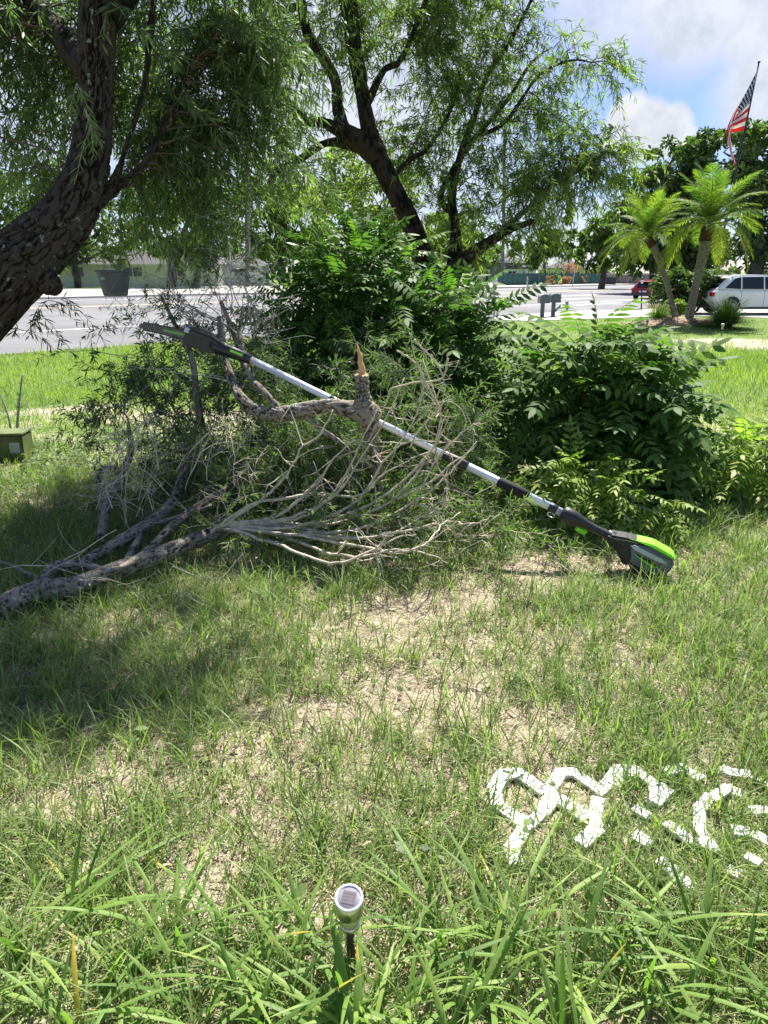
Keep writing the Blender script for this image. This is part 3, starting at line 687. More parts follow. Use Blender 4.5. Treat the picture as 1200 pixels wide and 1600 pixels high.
blobs = [(330, 60, 5.2, 150, .8), (250, 200, 5.2, 120, .8), (390, 200, 5.3, 100, .7), (320, 300, 5.4, 75, .7), (60, 120, 5.3, 120, .7), (40, 240, 5.4, 90, .6), (430, 90, 5.3, 90, .7), (50, 330, 5.3, 40, .5), (220, 350, 5.6, 50, .5), (250, 310, 5.4, 60, .5),
         (200, -110, 5.0, 120, .8), (0, -120, 5.2, 170, .8), (120, -330, 4.9, 150, .8, .35), (370, -40, 5.3, 80, .7), (380, -340, 5.0, 130, .8, .5), (540, -380, 5.0, 115, .8, .5), (400, -460, 4.7, 120, .8, .6), (480, -300, 5.3, 100, .8, .8), (250, -300, 4.9, 110, .8, .8), (500, -450, 4.6, 95, .8, .7), (630, -440, 4.6, 80, .8, .6), (350, -430, 4.6, 90, .8, .7), (290, 130, 5.7, 130, .5), (180, 230, 5.8, 60, .6), (110, 60, 5.9, 90, .6), (-220, 150, 5.2, 170, .9, .8), (-350, -80, 5., 200, .9, .7), (190, 20, 4.5, 40, .5), (520, -60, 5.6, 60, .6)]
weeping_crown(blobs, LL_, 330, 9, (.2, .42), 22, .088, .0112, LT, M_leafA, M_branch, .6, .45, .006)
# small drooping spray under the trunk and sprig across it
a = Acc(); b_ = Acc(); A = np.array([P(*q) for q in [(62, 478, 4.15), (55, 488, 4.2), (45, 500, 4.2), (80, 470, 4.15), (30, 515, 4.2), (95, 468, 4.1)]])
A = np.repeat(A, 2, 0); weep(a, b_, A, np.column_stack([R.normal(.3, .5, 12), R.normal(0, .3, 12), R.normal(-.1, .2, 12)]), R.uniform(.1, .26, 12), 16, .06, .0075, .7, .2)
A = np.repeat(np.array([P(132, 170, 4.1), P(142, 195, 4.1), P(120, 130, 4.15)]), 2, 0)
weep(a, b_, A, np.column_stack([R.normal(0, .3, 6), R.normal(0, .3, 6), R.normal(-.8, .2, 6)]), R.uniform(.1, .22, 6), 20, .065, .008, .3, .75)
stuff(attach(a.build('leaf_spray', M_leafA), LT)); stuff(attach(b_.build('spray_stalks', M_twigD), LT))

# ------------------------------------------------------------------ middle tree
MT = empty('forked_tree', (float(P(690, 500, 7.6)[0]), 7.6, 0), 'dark forked tree with an airy pale green weeping crown behind the dark shrub', 'tree')
T0 = limb(MT, [(700, 740, 7.6, 70), (696, 600, 7.6, 56), (690, 520, 7.6, 46), (678, 450, 7.6, 36), (660, 400, 7.6, 32), (640, 345, 7.55, 28), (612, 290, 7.5, 27), (586, 235, 7.5, 28), (574, 190, 7.5, 20), (562, 120, 7.5, 19), (550, 50, 7.5, 21), (545, -30, 7.5, 20), (560, -180, 7.6, 16), (600, -320, 7.7, 8)], M_bark2, 110, 30, .006, 'trunk')
ML = [T0[40:]]
ML.append(limb(MT, [(586, 240, 7.5, 34), (555, 215, 7.4, 26), (525, 200, 7.3, 18), (500, 190, 7.2, 12), (482, 190, 7.1, 9), (450, 160, 7., 7), (420, 150, 7., 5)], M_bark2))
ML.append(limb(MT, [(540, 210, 7.4, 18), (528, 170, 7.4, 17), (525, 130, 7.4, 14), (505, 90, 7.4, 14), (480, 50, 7.4, 13), (470, 0, 7.4, 12), (460, -60, 7.4, 9)], M_bark2))
ML.append(limb(MT, [(560, 228, 7.5, 20), (520, 222, 7.4, 11), (492, 232, 7.3, 10), (470, 248, 7.3, 10), (440, 262, 7.2, 9), (422, 285, 7.2, 7), (418, 310, 7.2, 5)], M_bark2))
ML.append(limb(MT, [(470, 10, 7.4, 10), (430, 15, 7.3, 8), (400, 0, 7.3, 7), (350, -20, 7.2, 5)], M_bark2))
ML.append(limb(MT, [(574, 160, 7.5, 12), (600, 110, 7.6, 8), (625, 95, 7.6, 7), (650, 40, 7.7, 6), (680, -40, 7.8, 5)], M_bark2))
ML.append(limb(MT, [(605, 285, 7.5, 8), (640, 250, 7.6, 6), (668, 232, 7.7, 5), (700, 180, 7.8, 4), (720, 120, 7.9, 3)], M_bark2))
S2 = limb(MT, [(705, 560, 7.5, 40), (700, 470, 7.5, 32), (708, 425, 7.4, 27), (740, 395, 7.3, 19), (765, 378, 7.2, 14), (790, 362, 7.2, 11), (815, 352, 7.1, 9), (835, 345, 7.1, 5)], M_bark2, 50, 20, .005)
ML.append(S2[10:])
ML.append(limb(MT, [(710, 420, 7.4, 26), (712, 360, 7.5, 15), (706, 310, 7.6, 12), (720, 240, 7.7, 9), (742, 180, 7.8, 8), (760, 120, 8., 6), (800, 60, 8., 5), (840, -20, 8.1, 4)], M_bark2))
ML.append(limb(MT, [(700, 330, 7.6, 9), (690, 300, 7.7, 8), (735, 225, 7.8, 7), (790, 160, 8., 5), (825, 105, 8., 3.5), (850, 80, 8., 1.6)], M_bark2))
ML.append(limb(MT, [(742, 215, 7.8, 6), (790, 190, 7.7, 5), (840, 120, 7.7, 3), (890, 95, 7.7, 2), (930, 98, 7.7, 1.2)], M_bark2))
ML.append(limb(MT, [(765, 378, 7.2, 10), (820, 330, 7.2, 6), (870, 285, 7.2, 5), (920, 255, 7.2, 4), (960, 230, 7.2, 3)], M_barkG))
blobs = [(470, 60, 7.3, 60, 1), (460, 260, 7.3, 55, 1), (530, 290, 7.6, 50, 1), (620, 60, 7.8, 80, 1), (700, 60, 7.9, 80, 1), (660, 160, 7.9, 75, 1), (740, 140, 7.9, 75, 1), (800, 110, 7.9, 60, .8), (860, 130, 7.8, 45, .7), (930, 125, 7.7, 36, .6, .9), (962, 110, 7.7, 20, .6, 1.6), (900, 70, 7.8, 28, .6, 1.2), (985, 245, 7.2, 26, .6, 1.2), (1010, 255, 7.2, 16, .6, 1.2), (930, 270, 7.2, 30, .7, 1.2), (850, 350, 7.2, 26, .7, 1),
         (950, 110, 7.7, 22, .6, .8), (900, 75, 7.8, 26, .6, .7), (740, 260, 7.6, 85, 1), (830, 260, 7.4, 70, .9), (900, 240, 7.3, 45, .8), (950, 235, 7.2, 32, .8, .9), (880, 295, 7.3, 40, .8), (760, 330, 7.4, 65, .9), (820, 335, 7.3, 45, .8), (680, 320, 7.8, 60, .9), (640, 240, 7.9, 55, .9),
         (560, 20, 7.6, 60, .9), (750, 20, 8., 70, .9), (820, 30, 8.1, 36, .8), (600, -130, 7.8, 160, .9, .6), (780, -90, 8., 100, .9, .7), (420, -90, 7.5, 110, .9, .6), (850, 190, 7.7, 50, .8), (480, 180, 7.3, 40, .8)]
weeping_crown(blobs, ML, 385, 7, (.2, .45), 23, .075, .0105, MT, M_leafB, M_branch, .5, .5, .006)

# ------------------------------------------------------------------ compound-leaf shrubs
def frond_geo(nl, L, ll, lw, droop, seed):
    rg = np.random.default_rng(seed); a_ = Acc()
    t = np.linspace(0, 1, 6); ax = lambda t: np.stack([L * t, 0 * t, L * (.12 * t - droop * t * t)], -1)
    pa = ax(t); tubes(a_, pa, np.linspace(.0024, .001, 6), 3, .35)
    tt = np.repeat(np.linspace(.2, .97, nl), 2); p = ax(tt); tg = nrm(np.stack([np.ones_like(tt), 0 * tt, .12 - 2 * droop * tt], -1))
    sd = np.tile([1., -1.], nl)[:, None] * np.array([[0, 1., 0]])
    up = nrm(np.cross(tg, np.array([[0, 1., 0]]))) * -1
    up = np.where(up[:, 2:3] < 0, -up, up)
    D = nrm(sd + tg * .6 + up * -.15 + rg.normal(0, .07, p.shape))
    sz = 1 - .45 * np.abs(tt - .5) ** 1.5 * 2
    strips(a_, p, D, nrm(up + sd * .3 + rg.normal(0, .12, p.shape)), ll * sz * rg.uniform(.85, 1.1, 2 * nl), lw * rg.uniform(.85, 1.1, 2 * nl), .18, -up, 3, [.15, 1, .8, .05], np.clip(rg.normal(.5, .18, 2 * nl), 0, 1), fold=False)
    strips(a_, ax(np.array([.98])), nrm(np.array([[1, 0, .1 - 2 * droop]])), np.array([[0, 0, 1.]]), ll, lw, .1, (0, 0, -1), 3, [.15, 1, .8, .05], .6)
    return a_
def frond_mesh(key, args, mat):
    a_ = frond_geo(*args); me_o = a_.build('leaf', mat); me = me_o.data; bpy.data.objects.remove(me_o)
    return me, np.concatenate(a_.v), np.concatenate(a_.f), np.concatenate(a_.t)
def shrub(name, base, blobs, nfr, label, mat, L=.36, ll=.085, lw=.028, scale=(.75, 1.15), nl=7, up=.35, seed=1, stem_mat=None, maxparts=300, bright=None):
    root = empty(name, base, label, 'shrub')
    var = [frond_mesh(i, (nl + (i % 3) - 1, L, ll, lw, [.35, .6, .9][i % 3], seed * 10 + i), mat) for i in range(5)]
    varb = [frond_mesh(i, (nl, L * .85, ll * .85, lw * .85, [.35, .7][i % 2], seed * 10 + i), bright[0]) for i in range(2)] if bright else None
    cs = np.array([P(b_[0], b_[1], b_[2]) for b_ in blobs]); rs = np.array([b_[3] * b_[2] / F for b_ in blobs]); ds = np.array([b_[4] for b_ in blobs])
    ch = R.choice(len(blobs), nfr, p=rs ** 2 / (rs ** 2).sum()); u = nrm(R.normal(0, 1, (nfr, 3)) + np.array([0, -.35, .25]))
    q = R.uniform(.25, .95, (nfr, 1)); sc3 = np.stack([np.ones(nfr), ds[ch], np.ones(nfr)], -1)
    pts = cs[ch] + u * sc3 * rs[ch][:, None] * q
    pts[:, 2] = np.maximum(pts[:, 2], gz(pts[:, 0], pts[:, 1]) + .04)
    D = nrm(u * np.array([1.2, 1, 1]) + np.array([0, -.35, up - .1]) + R.normal(0, .32, (nfr, 3)))
    # stems
    st_ = Acc(); bz = np.array(base)
    for c, r in zip(cs, rs):
        tgt = c + R.normal(0, .1, 3); p = spline([bz + R.normal(0, .06, 3) * [1, 1, 0] - [0, 0, .03], (bz + tgt) / 2 + R.normal(0, .06, 3), tgt, tgt + R.normal(0, r * .4, 3)], 14)
        tubes(st_, p, np.linspace(.014, .004, 14), 6)
    # twigs that carry the leaves
    k = 5; t = np.linspace(0, 1, k)[None, :, None]; c0 = cs[ch] + R.normal(0, .12, (nfr, 3)) * rs[ch][:, None]
    sel = R.random(nfr) < .5
    pathm = c0[:, None] * (1 - t) + pts[:, None] * t; pathm[:, 1:-1] += R.normal(0, .012, (nfr, k - 2, 3))
    tubes(st_, pathm[sel], np.linspace(.004, .002, k)[None], 4)
    st_.build('stems', stem_mat or M_twigD, root)
    order = np.argsort(np.linalg.norm(pts - np.array([0, 0, EYE]), axis=1) + (pts[:, 0] * 0))
    rest = Acc(); restb = Acc()
    for rank, i in enumerate(order):
        d = Vector(D[i]); x_ = d.normalized(); z_ = Vector((0, -.25, 1)) + Vector(R.normal(0, .22, 3)); y_ = z_.cross(x_).normalized(); z_ = x_.cross(y_)
        s_ = float(R.uniform(*scale))
        Mx = Matrix(((x_.x, y_.x, z_.x, pts[i][0]), (x_.y, y_.y, z_.y, pts[i][1]), (x_.z, y_.z, z_.z, pts[i][2]), (0, 0, 0, 1))) @ Matrix.Scale(s_, 4)
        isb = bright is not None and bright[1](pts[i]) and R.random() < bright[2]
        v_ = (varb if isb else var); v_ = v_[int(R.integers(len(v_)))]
        if rank < maxparts:
            o = bpy.data.objects.new('leaf', v_[0]); C.objects.link(o); o.parent = root; o.matrix_local = Matrix.Translation(-root.location) @ Mx
        else:
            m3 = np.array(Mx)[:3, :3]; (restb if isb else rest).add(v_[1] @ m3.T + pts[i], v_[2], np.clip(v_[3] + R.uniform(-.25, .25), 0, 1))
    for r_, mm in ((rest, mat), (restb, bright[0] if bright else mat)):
        if r_.n: stuff(r_.build('leaves', mm, root))
    return root
g = G(640, 720)
cblobs = [(560, 395, 5.7, 34, .8), (505, 430, 5.6, 45, .8), (600, 425, 5.6, 48, .8), (550, 460, 5.4, 70, .9), (465, 480, 5.6, 50, .8), (430, 500, 5.7, 32, .8), (620, 510, 5.3, 75, .9), (690, 500, 5.4, 60, .9), (540, 540, 5.4, 75, .9), (650, 590, 5.2, 85, .9), (730, 560, 5.2, 55, .9), (755, 510, 5.2, 36, .8),
          (740, 630, 5.0, 60, .8), (800, 640, 4.9, 45, .8), (560, 620, 5.3, 80, .9), (770, 690, 4.8, 40, .7), (480, 560, 5.6, 60, .8), (630, 690, 5.1, 60, .8)]
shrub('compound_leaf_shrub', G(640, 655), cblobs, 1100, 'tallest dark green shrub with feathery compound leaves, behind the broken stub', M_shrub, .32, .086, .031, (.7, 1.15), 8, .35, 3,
      bright=(M_shrubL, lambda p: p[2] > 1.12, .75))  # upper fronds mostly lighter: the sunlit top is put into the leaf colour
rblobs = [(918, 550, 4.7, 34, .8), (875, 575, 4.7, 28, .7), (970, 570, 4.6, 40, .8), (1020, 612, 4.6, 28, .8), (930, 635, 4.55, 62, .9), (1000, 655, 4.55, 62, .9), (870, 650, 4.6, 42, .8), (1030, 675, 4.5, 34, .8), (960, 700, 4.5, 70, .9), (880, 710, 4.5, 40, .8), (1030, 725, 4.45, 44, .8), (990, 755, 4.4, 40, .8), (1060, 770, 4.45, 26, .8), (905, 745, 4.4, 36, .8)]
shrub('compound_leaf_shrub', G(970, 765), rblobs, 600, 'rounded dark green shrub with large compound leaves right of the pole saw', M_shrub, .35, .102, .038, (.65, 1.1), 7, .25, 4,
      bright=(M_shrubL, lambda p: p[2] < .42, .5))
shrub('compound_leaf_shrub', G(940, 815), [(895, 742, 3.95, 26, .7), (935, 770, 3.85, 34, .8), (985, 785, 3.82, 32, .8), (880, 765, 3.9, 20, .7), (1030, 800, 3.82, 24, .7), (950, 735, 3.95, 20, .7)], 150, 'low lime green sprouting shrub just above the saw handle', M_lime, .22, .06, .019, (.7, 1.1), 7, .0, 5)
shrub('compound_leaf_shrub', G(1180, 800), [(1160, 720, 4.5, 40, .8), (1200, 740, 4.4, 55, .8), (1130, 770, 4.4, 32, .8), (1190, 690, 4.6, 30, .8), (1250, 730, 4.5, 60, .8)], 280, 'yellow green compound-leaf shrub cut by the right edge', M_lime, .28, .075, .025, (.7, 1.1), 7, .2, 6)

# ------------------------------------------------------------------ broken stub, fallen branches
def grow(acc, p, d, L, r, lev, spread=.5, kids=4, up=.0, ends=None, ns=5, wob=.10, grav=0.):
    k = 8 if lev > 0 else 6; pts = [np.array(p, float)]; dd = nrm(np.array(d, float))
    for i in range(k - 1):
        dd = nrm(dd + R.normal(0, wob, 3) + np.array([0, 0, up])); pts.append(pts[-1] + dd * L / (k - 1))
    pts = np.array(pts); zz = gz(pts[:, 0], pts[:, 1]) + r; pts[:, 2] = np.maximum(pts[:, 2], zz)
    tubes(acc, pts, np.linspace(r, r * .45, k), ns)
    if ends is not None: ends.append((pts[-1], dd)); ends.append((pts[k // 2], dd))
    if lev > 0:
        for j in range(kids):
            i = int(R.integers(2, k)); q = pts[i]; d2 = nrm(pts[i] - pts[i - 1] + R.normal(0, spread, 3))
            grow(acc, q, d2, L * R.uniform(.5, .8), max(r * .55, .0016), lev - 1, spread, max(2, kids - 1), up, ends, 4 if lev > 1 else 3, wob)
# stub
ST = empty('broken_tree_stub', G(592, 775), 'broken-off grey stub with splintered orange wood and a bent side limb under the saw pole', 'tree stub')
YS = 3.66
limb(ST, [(592, 780, YS + .05, 11), (590, 730, YS + .05, 14), (582, 690, YS + .03, 18), (574, 650, YS, 34), (568, 632, YS, 30), (567, 612, YS, 20), (565, 586, YS, 19)], M_barkG, 70, 40, .006, 'trunk')
limb(ST, [(592, 652, YS, 18), (575, 645, YS, 36), (545, 640, YS, 27), (510, 634, YS + .02, 20), (470, 642, YS + .05, 24), (430, 648, YS + .1, 22), (398, 640, YS + .12, 18), (375, 620, YS + .15, 15), (362, 592, YS + .3, 12), (352, 560, YS + .45, 9), (345, 525, YS + .55, 7), (342, 495, YS + .6, 5)], M_barkG, 130, 34, .005)
limb(ST, [(440, 645, YS + .1, 12), (415, 615, YS + .15, 10), (392, 590, YS + .28, 9), (382, 560, YS + .42, 8), (375, 520, YS + .55, 6), (380, 480, YS + .65, 5)], M_barkG, 40, 12, .002)
limb(ST, [(470, 640, YS + .05, 9), (500, 670, YS, 8), (530, 690, YS - .03, 7), (560, 720, YS, 5)], M_barkG, 30, 10, .002)
# splinter of bare wood
top = P(565, 586, YS)
a = Acc(); an = np.linspace(0, 2 * math.pi, 16, endpoint=False)
tubes(a, np.array([top + [0, 0, -.004], top + [0, 0, .004]]), np.array([.033, .031]), 16); a.build('cut_face', M_wood, ST)
vs = []; fs = []
for i, (px, pw, py) in enumerate([(566, 11, 588), (565.5, 10, 575), (563, 8, 566), (563, 7, 556), (560, 4.5, 548), (558.5, 1.2, 537)]):
    c = P(px, py, YS); w = pw * YS / F / 2; dd_ = .012 * (1 - i / 7)
    vs += [c + [-w, -dd_, 0], c + [w * .9, -dd_ * .6, 0], c + [w, dd_, 0], c + [-w * .8, dd_, 0]]
for i in range(5):
    for j in range(4): fs.append((i * 4 + j, i * 4 + (j + 1) % 4, (i + 1) * 4 + (j + 1) % 4, (i + 1) * 4 + j))
fs += [(3, 2, 1, 0), (20, 21, 22, 23)]
attach(meshobj('splinter', vs, fs, M_wood), ST)
for px, py, Y_, d_, L_, r_ in [(350, 560, 4.35, (-.3, .1, 1), .35, .004), (345, 510, 4.35, (-.8, 0, .7), .4, .004), (378, 520, 4.35, (.5, .2, .8), .4, .004), (380, 490, 4.3, (-.3, .2, .9), .4, .0035), (342, 500, 4.35, (-.9, .1, .3), .5, .004), (365, 600, 4.1, (-.8, .1, .3), .4, .004),
                               (395, 590, 4.1, (.6, .1, .7), .3, .003), (300, 500, 4.4, (-.5, .2, .6), .4, .004), (362, 480, 4.3, (0, .1, 1), .35, .004), (350, 590, 4.35, (-.9, -.1, .1), .5, .004)]:
    a = Acc(); grow(a, P(px, py, Y_), d_, L_, r_, 2, .6, 4, ends=None); a.build('twig', M_twigD, ST)

def twigset(root, specs, mat, lev=2, kids=4, spread=.45, up=0., leaf=None, lmat=None, name='twig', tint=.4, wob=.10):
    """each spec is one side branch with its twigs, one part each"""
    LA = Acc(); LTw = Acc()
    for px, py, Y_, d_, L_, r_ in specs:
        a_ = Acc(); e = []; grow(a_, P(px, py, Y_), d_, L_, r_, lev, spread, kids, up, e, wob=wob); a_.build(name, mat, root)
        if leaf:
            E = np.array([q[0] for q in e]); D_ = np.array([q[1] for q in e]); rp_ = np.repeat(np.arange(len(E)), leaf)
            weep(LA, LTw, E[rp_], D_[rp_] + R.normal(0, .5, (len(rp_), 3)), R.uniform(.08, .22, len(rp_)), 13, .055, .0075, .25, tint, .0014, .8, .0, .1)
    if leaf:
        z = np.concatenate(LA.v); LA.build('foliage', lmat, root)['kind'] = 'stuff'; LTw.build('leaf_stalks', mat, root)['kind'] = 'stuff'
# big fallen limb at front left, fanning into bare twigs at right
FB = empty('fallen_branch', G(30, 930), 'long grey fallen limb from the left edge fanning into pale bare twigs', 'branch')
def gl(px, py, dz=0.): g_ = G(px, py); return g_
def limb_w(parent, pts, rr, mat, n=60, ns=16, amp=.003, name='limb'):
    p = spline(np.column_stack([np.array(pts), np.array(rr)]), n); a_ = Acc(); tubes(a_, p[:, :3], np.maximum(p[:, 3], .002), ns, None, bark_disp(int(R.integers(99)), amp, 8)); a_.build(name, mat, parent, True); return p[:, :3]
def gh(pts):       # (px, py, height above ground, width px)
    return [(px, py, float(G(px, py)[1]) * (1 - h_ / EYE), w_) for px, py, h_, w_ in pts]
main = limb(FB, gh([(-60, 985, .03, 40), (0, 952, .04, 40), (60, 925, .05, 36), (120, 915, .07, 30), (180, 893, .09, 28), (250, 866, .10, 25), (320, 838, .10, 22), (380, 822, .12, 18)]), M_barkG, 150, 40, .006)
limb(FB, gh([(60, 915, .06, 20), (85, 888, .08, 22), (125, 882, .10, 16), (150, 868, .10, 18), (190, 845, .12, 20), (240, 812, .15, 18), (268, 785, .18, 15), (285, 745, .24, 12), (300, 690, .32, 10), (315, 640, .4, 7)]), M_barkG, 90, 20, .003)
limb(FB, gh([(130, 882, .10, 12), (180, 890, .12, 10), (230, 860, .14, 12), (270, 820, .17, 12), (310, 790, .2, 10), (350, 765, .22, 8), (390, 740, .26, 6), (430, 738, .28, 4)]), M_barkG, 70, 14, .002)
limb(FB, gh([(195, 882, .10, 12), (215, 845, .12, 11), (222, 825, .15, 8), (270, 810, .18, 6), (330, 790, .2, 5)]), M_barkG, 40, 12, .002)
limb(FB, gh([(158, 840, .1, 14), (165, 800, .14, 14), (172, 770, .18, 12), (190, 740, .22, 13), (205, 700, .28, 9), (200, 660, .34, 5)]), M_barkG, 40, 12, .002)
limb(FB, gh([(-30, 875, .06, 3), (10, 880, .07, 5), (40, 895, .07, 6), (72, 905, .07, 9)]), M_barkG, 30, 10, .001)
limb(FB, gh([(158, 800, .14, 8), (155, 770, .17, 7), (152, 745, .2, 7), (160, 732, .22, 7), (180, 730, .24, 5)]), M_barkG, 30, 10, .001)
# fan of pale twigs: several parallel stems leaving main at (380,822)
fan = [((350, 828), (430, 820), (520, 835), (590, 838), (650, 815), (690, 780), (700, 740)), ((355, 820), (430, 815), (500, 822), (580, 800), (640, 755), (680, 690), (700, 640)),
       ((360, 818), (440, 812), (500, 790), (540, 755), (560, 720), (600, 660), (632, 590)), ((360, 815), (420, 818), (480, 805), (520, 770), (545, 730), (570, 680), (590, 640)),
       ((365, 825), (450, 835), (540, 850), (620, 862), (665, 850), (690, 820), (720, 800)), ((360, 822), (450, 828), (540, 830), (620, 800), (680, 760), (720, 720), (745, 690)),
       ((370, 822), (460, 832), (560, 842), (640, 828), (700, 815), (730, 818), (760, 812)), ((360, 820), (440, 824), (520, 812), (600, 775), (660, 720), (690, 660), (660, 560)),
       ((370, 824), (440, 838), (500, 860), (560, 870), (620, 858), (670, 866), (700, 880)), ((365, 818), (430, 808), (470, 778), (500, 750), (520, 720), (550, 690), (575, 690)),
       ((360, 826), (430, 850), (480, 870), (530, 880), (580, 860), (620, 840), (650, 835)), ((370, 820), (450, 825), (530, 800), (570, 770), (600, 720), (640, 690), (690, 690)),
       ((330, 832), (380, 800), (420, 770), (450, 740), (470, 700), (500, 680), (520, 640)), ((330, 830), (390, 790), (440, 780), (500, 770), (560, 775), (600, 740), (640, 720))]
for f_ in fan:
    hh0 = R.uniform(.06, .14); ypts = [(px, py, max(3.02, min(float(G(px, py)[1]) * (1 - (hh0 + .03 * i) / EYE), 3.5 + (0 if py > 800 else (800 - py) * .0004))), w) for i, ((px, py), w) in enumerate(zip(f_, [6, 5.6, 5, 4.2, 3.4, 2.6, 1.7]))]
    a = Acc(); p, r = limb_px(ypts, 30, .003); p[:, 2] = np.maximum(p[:, 2], gz(p[:, 0], p[:, 1]) + .01); tubes(a, p, r, 6)
    for j in range(5):
        i = int(R.integers(12, 29)); dd_ = nrm(p[i] - p[i - 1] + R.normal(0, .38, 3) + [.05, 0, 0]); grow(a, p[i], dd_, R.uniform(.08, .22), r[i] * .7, 1, .4, 3, .02, None, 4, .14)
    a.build('twig', M_twig, FB)
specs = []
for i in range(40):
    px = R.uniform(150, 430); py = R.uniform(700, 830); specs.append((px, py, R.uniform(3.45, 3.8), (R.normal(.05, .45), R.normal(.1, .2), R.uniform(.3, 1)), R.uniform(.18, .34), R.uniform(.0018, .0036)))
twigset(FB, specs, M_twig, 2, 3, .35)
twigset(FB, [(100 + R.normal(0, 30), 890 + R.normal(0, 10), 3.0, (R.normal(0, .8), R.normal(0, .3), .2), .3, .003) for i in range(4)] + [(270, 885, 3.1, (.6, -.3, .0), .3, .003), (280, 925, 2.9, (.7, -.3, 0), .25, .003), (620, 900, 3.3, (.5, -.2, .1), .25, .002)], M_twig, 1, 3, .5)
# leafy cut branches behind and under
LB = empty('cut_brush_pile', G(380, 770), 'heap of cut leafy branches with narrow leaves under the saw pole', 'brush pile')
specs = []
for i in range(46):
    px = R.uniform(210, 560); top_ = 520 + abs(px - 380) * .25; py = R.uniform(top_, 740)
    if 300 < px < 540 and py < 560: py += 60
    specs.append((px, py, R.uniform(4.35, 4.9), (R.normal(-.2 if px < 350 else .2, .7), R.normal(.15, .3), R.normal(.05, .4)), R.uniform(.25, .5), R.uniform(.003, .006)))
twigset(LB, specs, M_twigD, 2, 3, .5, leaf=2, lmat=M_debris, name='branch', tint=.3)
LB2 = empty('cut_brush_pile', G(700, 830), 'low leafy cuttings lying on the lawn below the middle of the saw pole', 'brush pile')
specs = [(R.uniform(400, 790), R.uniform(745, 850), 0, (R.normal(.1, .7), R.normal(.05, .4), R.uniform(-.05, .35)), R.uniform(.18, .4), R.uniform(.002, .004)) for i in range(95)]
specs = [(a_, b_ if a_ < 760 else min(b_, 800), float(G(a_, b_ + 20)[1]), d_, l_, r_) for a_, b_, c_, d_, l_, r_ in specs]
twigset(LB2, specs, M_twig, 1, 3, .5, leaf=2, lmat=M_debris, name='branch', tint=.55)
LB3 = empty('cut_brush_pile', G(520, 740), 'grey bare twigs mixed with cut leaves directly below the horizontal stub limb', 'brush pile')
specs = [(R.uniform(380, 680), R.uniform(660, 780), R.uniform(4.0, 4.4), (R.normal(.1, .7), R.normal(-.1, .4), R.normal(.1, .4)), R.uniform(.2, .36), R.uniform(.0014, .0026)) for i in range(28)]
twigset(LB3, specs, M_twigD, 2, 3, .4, leaf=3, lmat=M_debris, name='branch', tint=.5)
LB4 = empty('leafy_branch', G(250, 720), 'upright leafy cut branch with dark narrow leaves against the road, beneath the saw tip', 'branch')
specs = []
for px, py in [(300, 560), (270, 540), (240, 600), (210, 560), (330, 520), (260, 500), (290, 600), (220, 640), (250, 660), (200, 610), (350, 470), (300, 480), (180, 680), (330, 600), (360, 450), (240, 560), (270, 620)]:
    specs.append((px, py, R.uniform(4.5, 4.85), (R.normal(-.5, .4), R.normal(.15, .25), R.normal(.25, .3)), R.uniform(.2, .38), .0035))
limb(LB4, [(330, 720, 4.5, 12), (310, 640, 4.5, 11), (300, 560, 4.55, 9), (270, 500, 4.6, 6), (250, 460, 4.6, 4)], M_barkG, 30, 10, .001)
twigset(LB4, specs, M_twigD, 1, 3, .5, leaf=2, lmat=M_debris, name='twig', tint=.15)
BT = empty('bare_branch', G(370, 640), 'thin leafless grey branch tangle rising against the road left of the tall shrub', 'branch')
specs = [(370 + R.normal(0, 30), 560 + R.normal(0, 30), R.uniform(4.7, 5.1), (R.normal(-.2, .6), R.normal(0, .2), 1), R.uniform(.3, .5), .005) for i in range(14)]
twigset(BT, specs, M_twigD, 2, 4, .45)
limb(BT, [(400, 640, 4.8, 14), (385, 580, 4.8, 12), (365, 520, 4.85, 9), (345, 470, 4.9, 5)], M_barkG, 30, 10, .001)
RT = empty('bare_branch', G(700, 760), 'pale bare branch with curling twigs sticking up over the saw pole against the dark shrub', 'branch')
for f_ in [((640, 670), (665, 645), (682, 620), (692, 592), (680, 565), (655, 540), (648, 530)), ((655, 590), (668, 610), (680, 625), (682, 640), (670, 655), (650, 680), (640, 700)), ((640, 522), (650, 560), (662, 590), (672, 610), (680, 625), (690, 650), (680, 690)),
           ((600, 740), (620, 700), (650, 650), (662, 600), (655, 575), (640, 560), (620, 548)), ((700, 627), (722, 640), (727, 665), (718, 680), (695, 702), (680, 720), (660, 760)), ((702, 645), (695, 670), (682, 690), (682, 720), (690, 740), (700, 760), (690, 790)),
           ((745, 690), (740, 700), (720, 715), (700, 728), (685, 745), (660, 760), (620, 780)), ((575, 690), (590, 660), (605, 625), (612, 607), (650, 598), (690, 592), (700, 560))]:
    p, r = limb_px([(x_, y_, 3.5, w_) for (x_, y_), w_ in zip(f_, [1.4, 2, 2.6, 3, 3, 3, 3])], 26, .002); a = Acc(); tubes(a, p, r, 6)
    for j in range(3):
        i = int(R.integers(4, 25)); grow(a, p[i], nrm(p[i] - p[i - 1] + R.normal(0, .6, 3)), R.uniform(.05, .13), .0014, 1, .4, 2, 0, None, 4)
    a.build('twig', M_twig, RT)

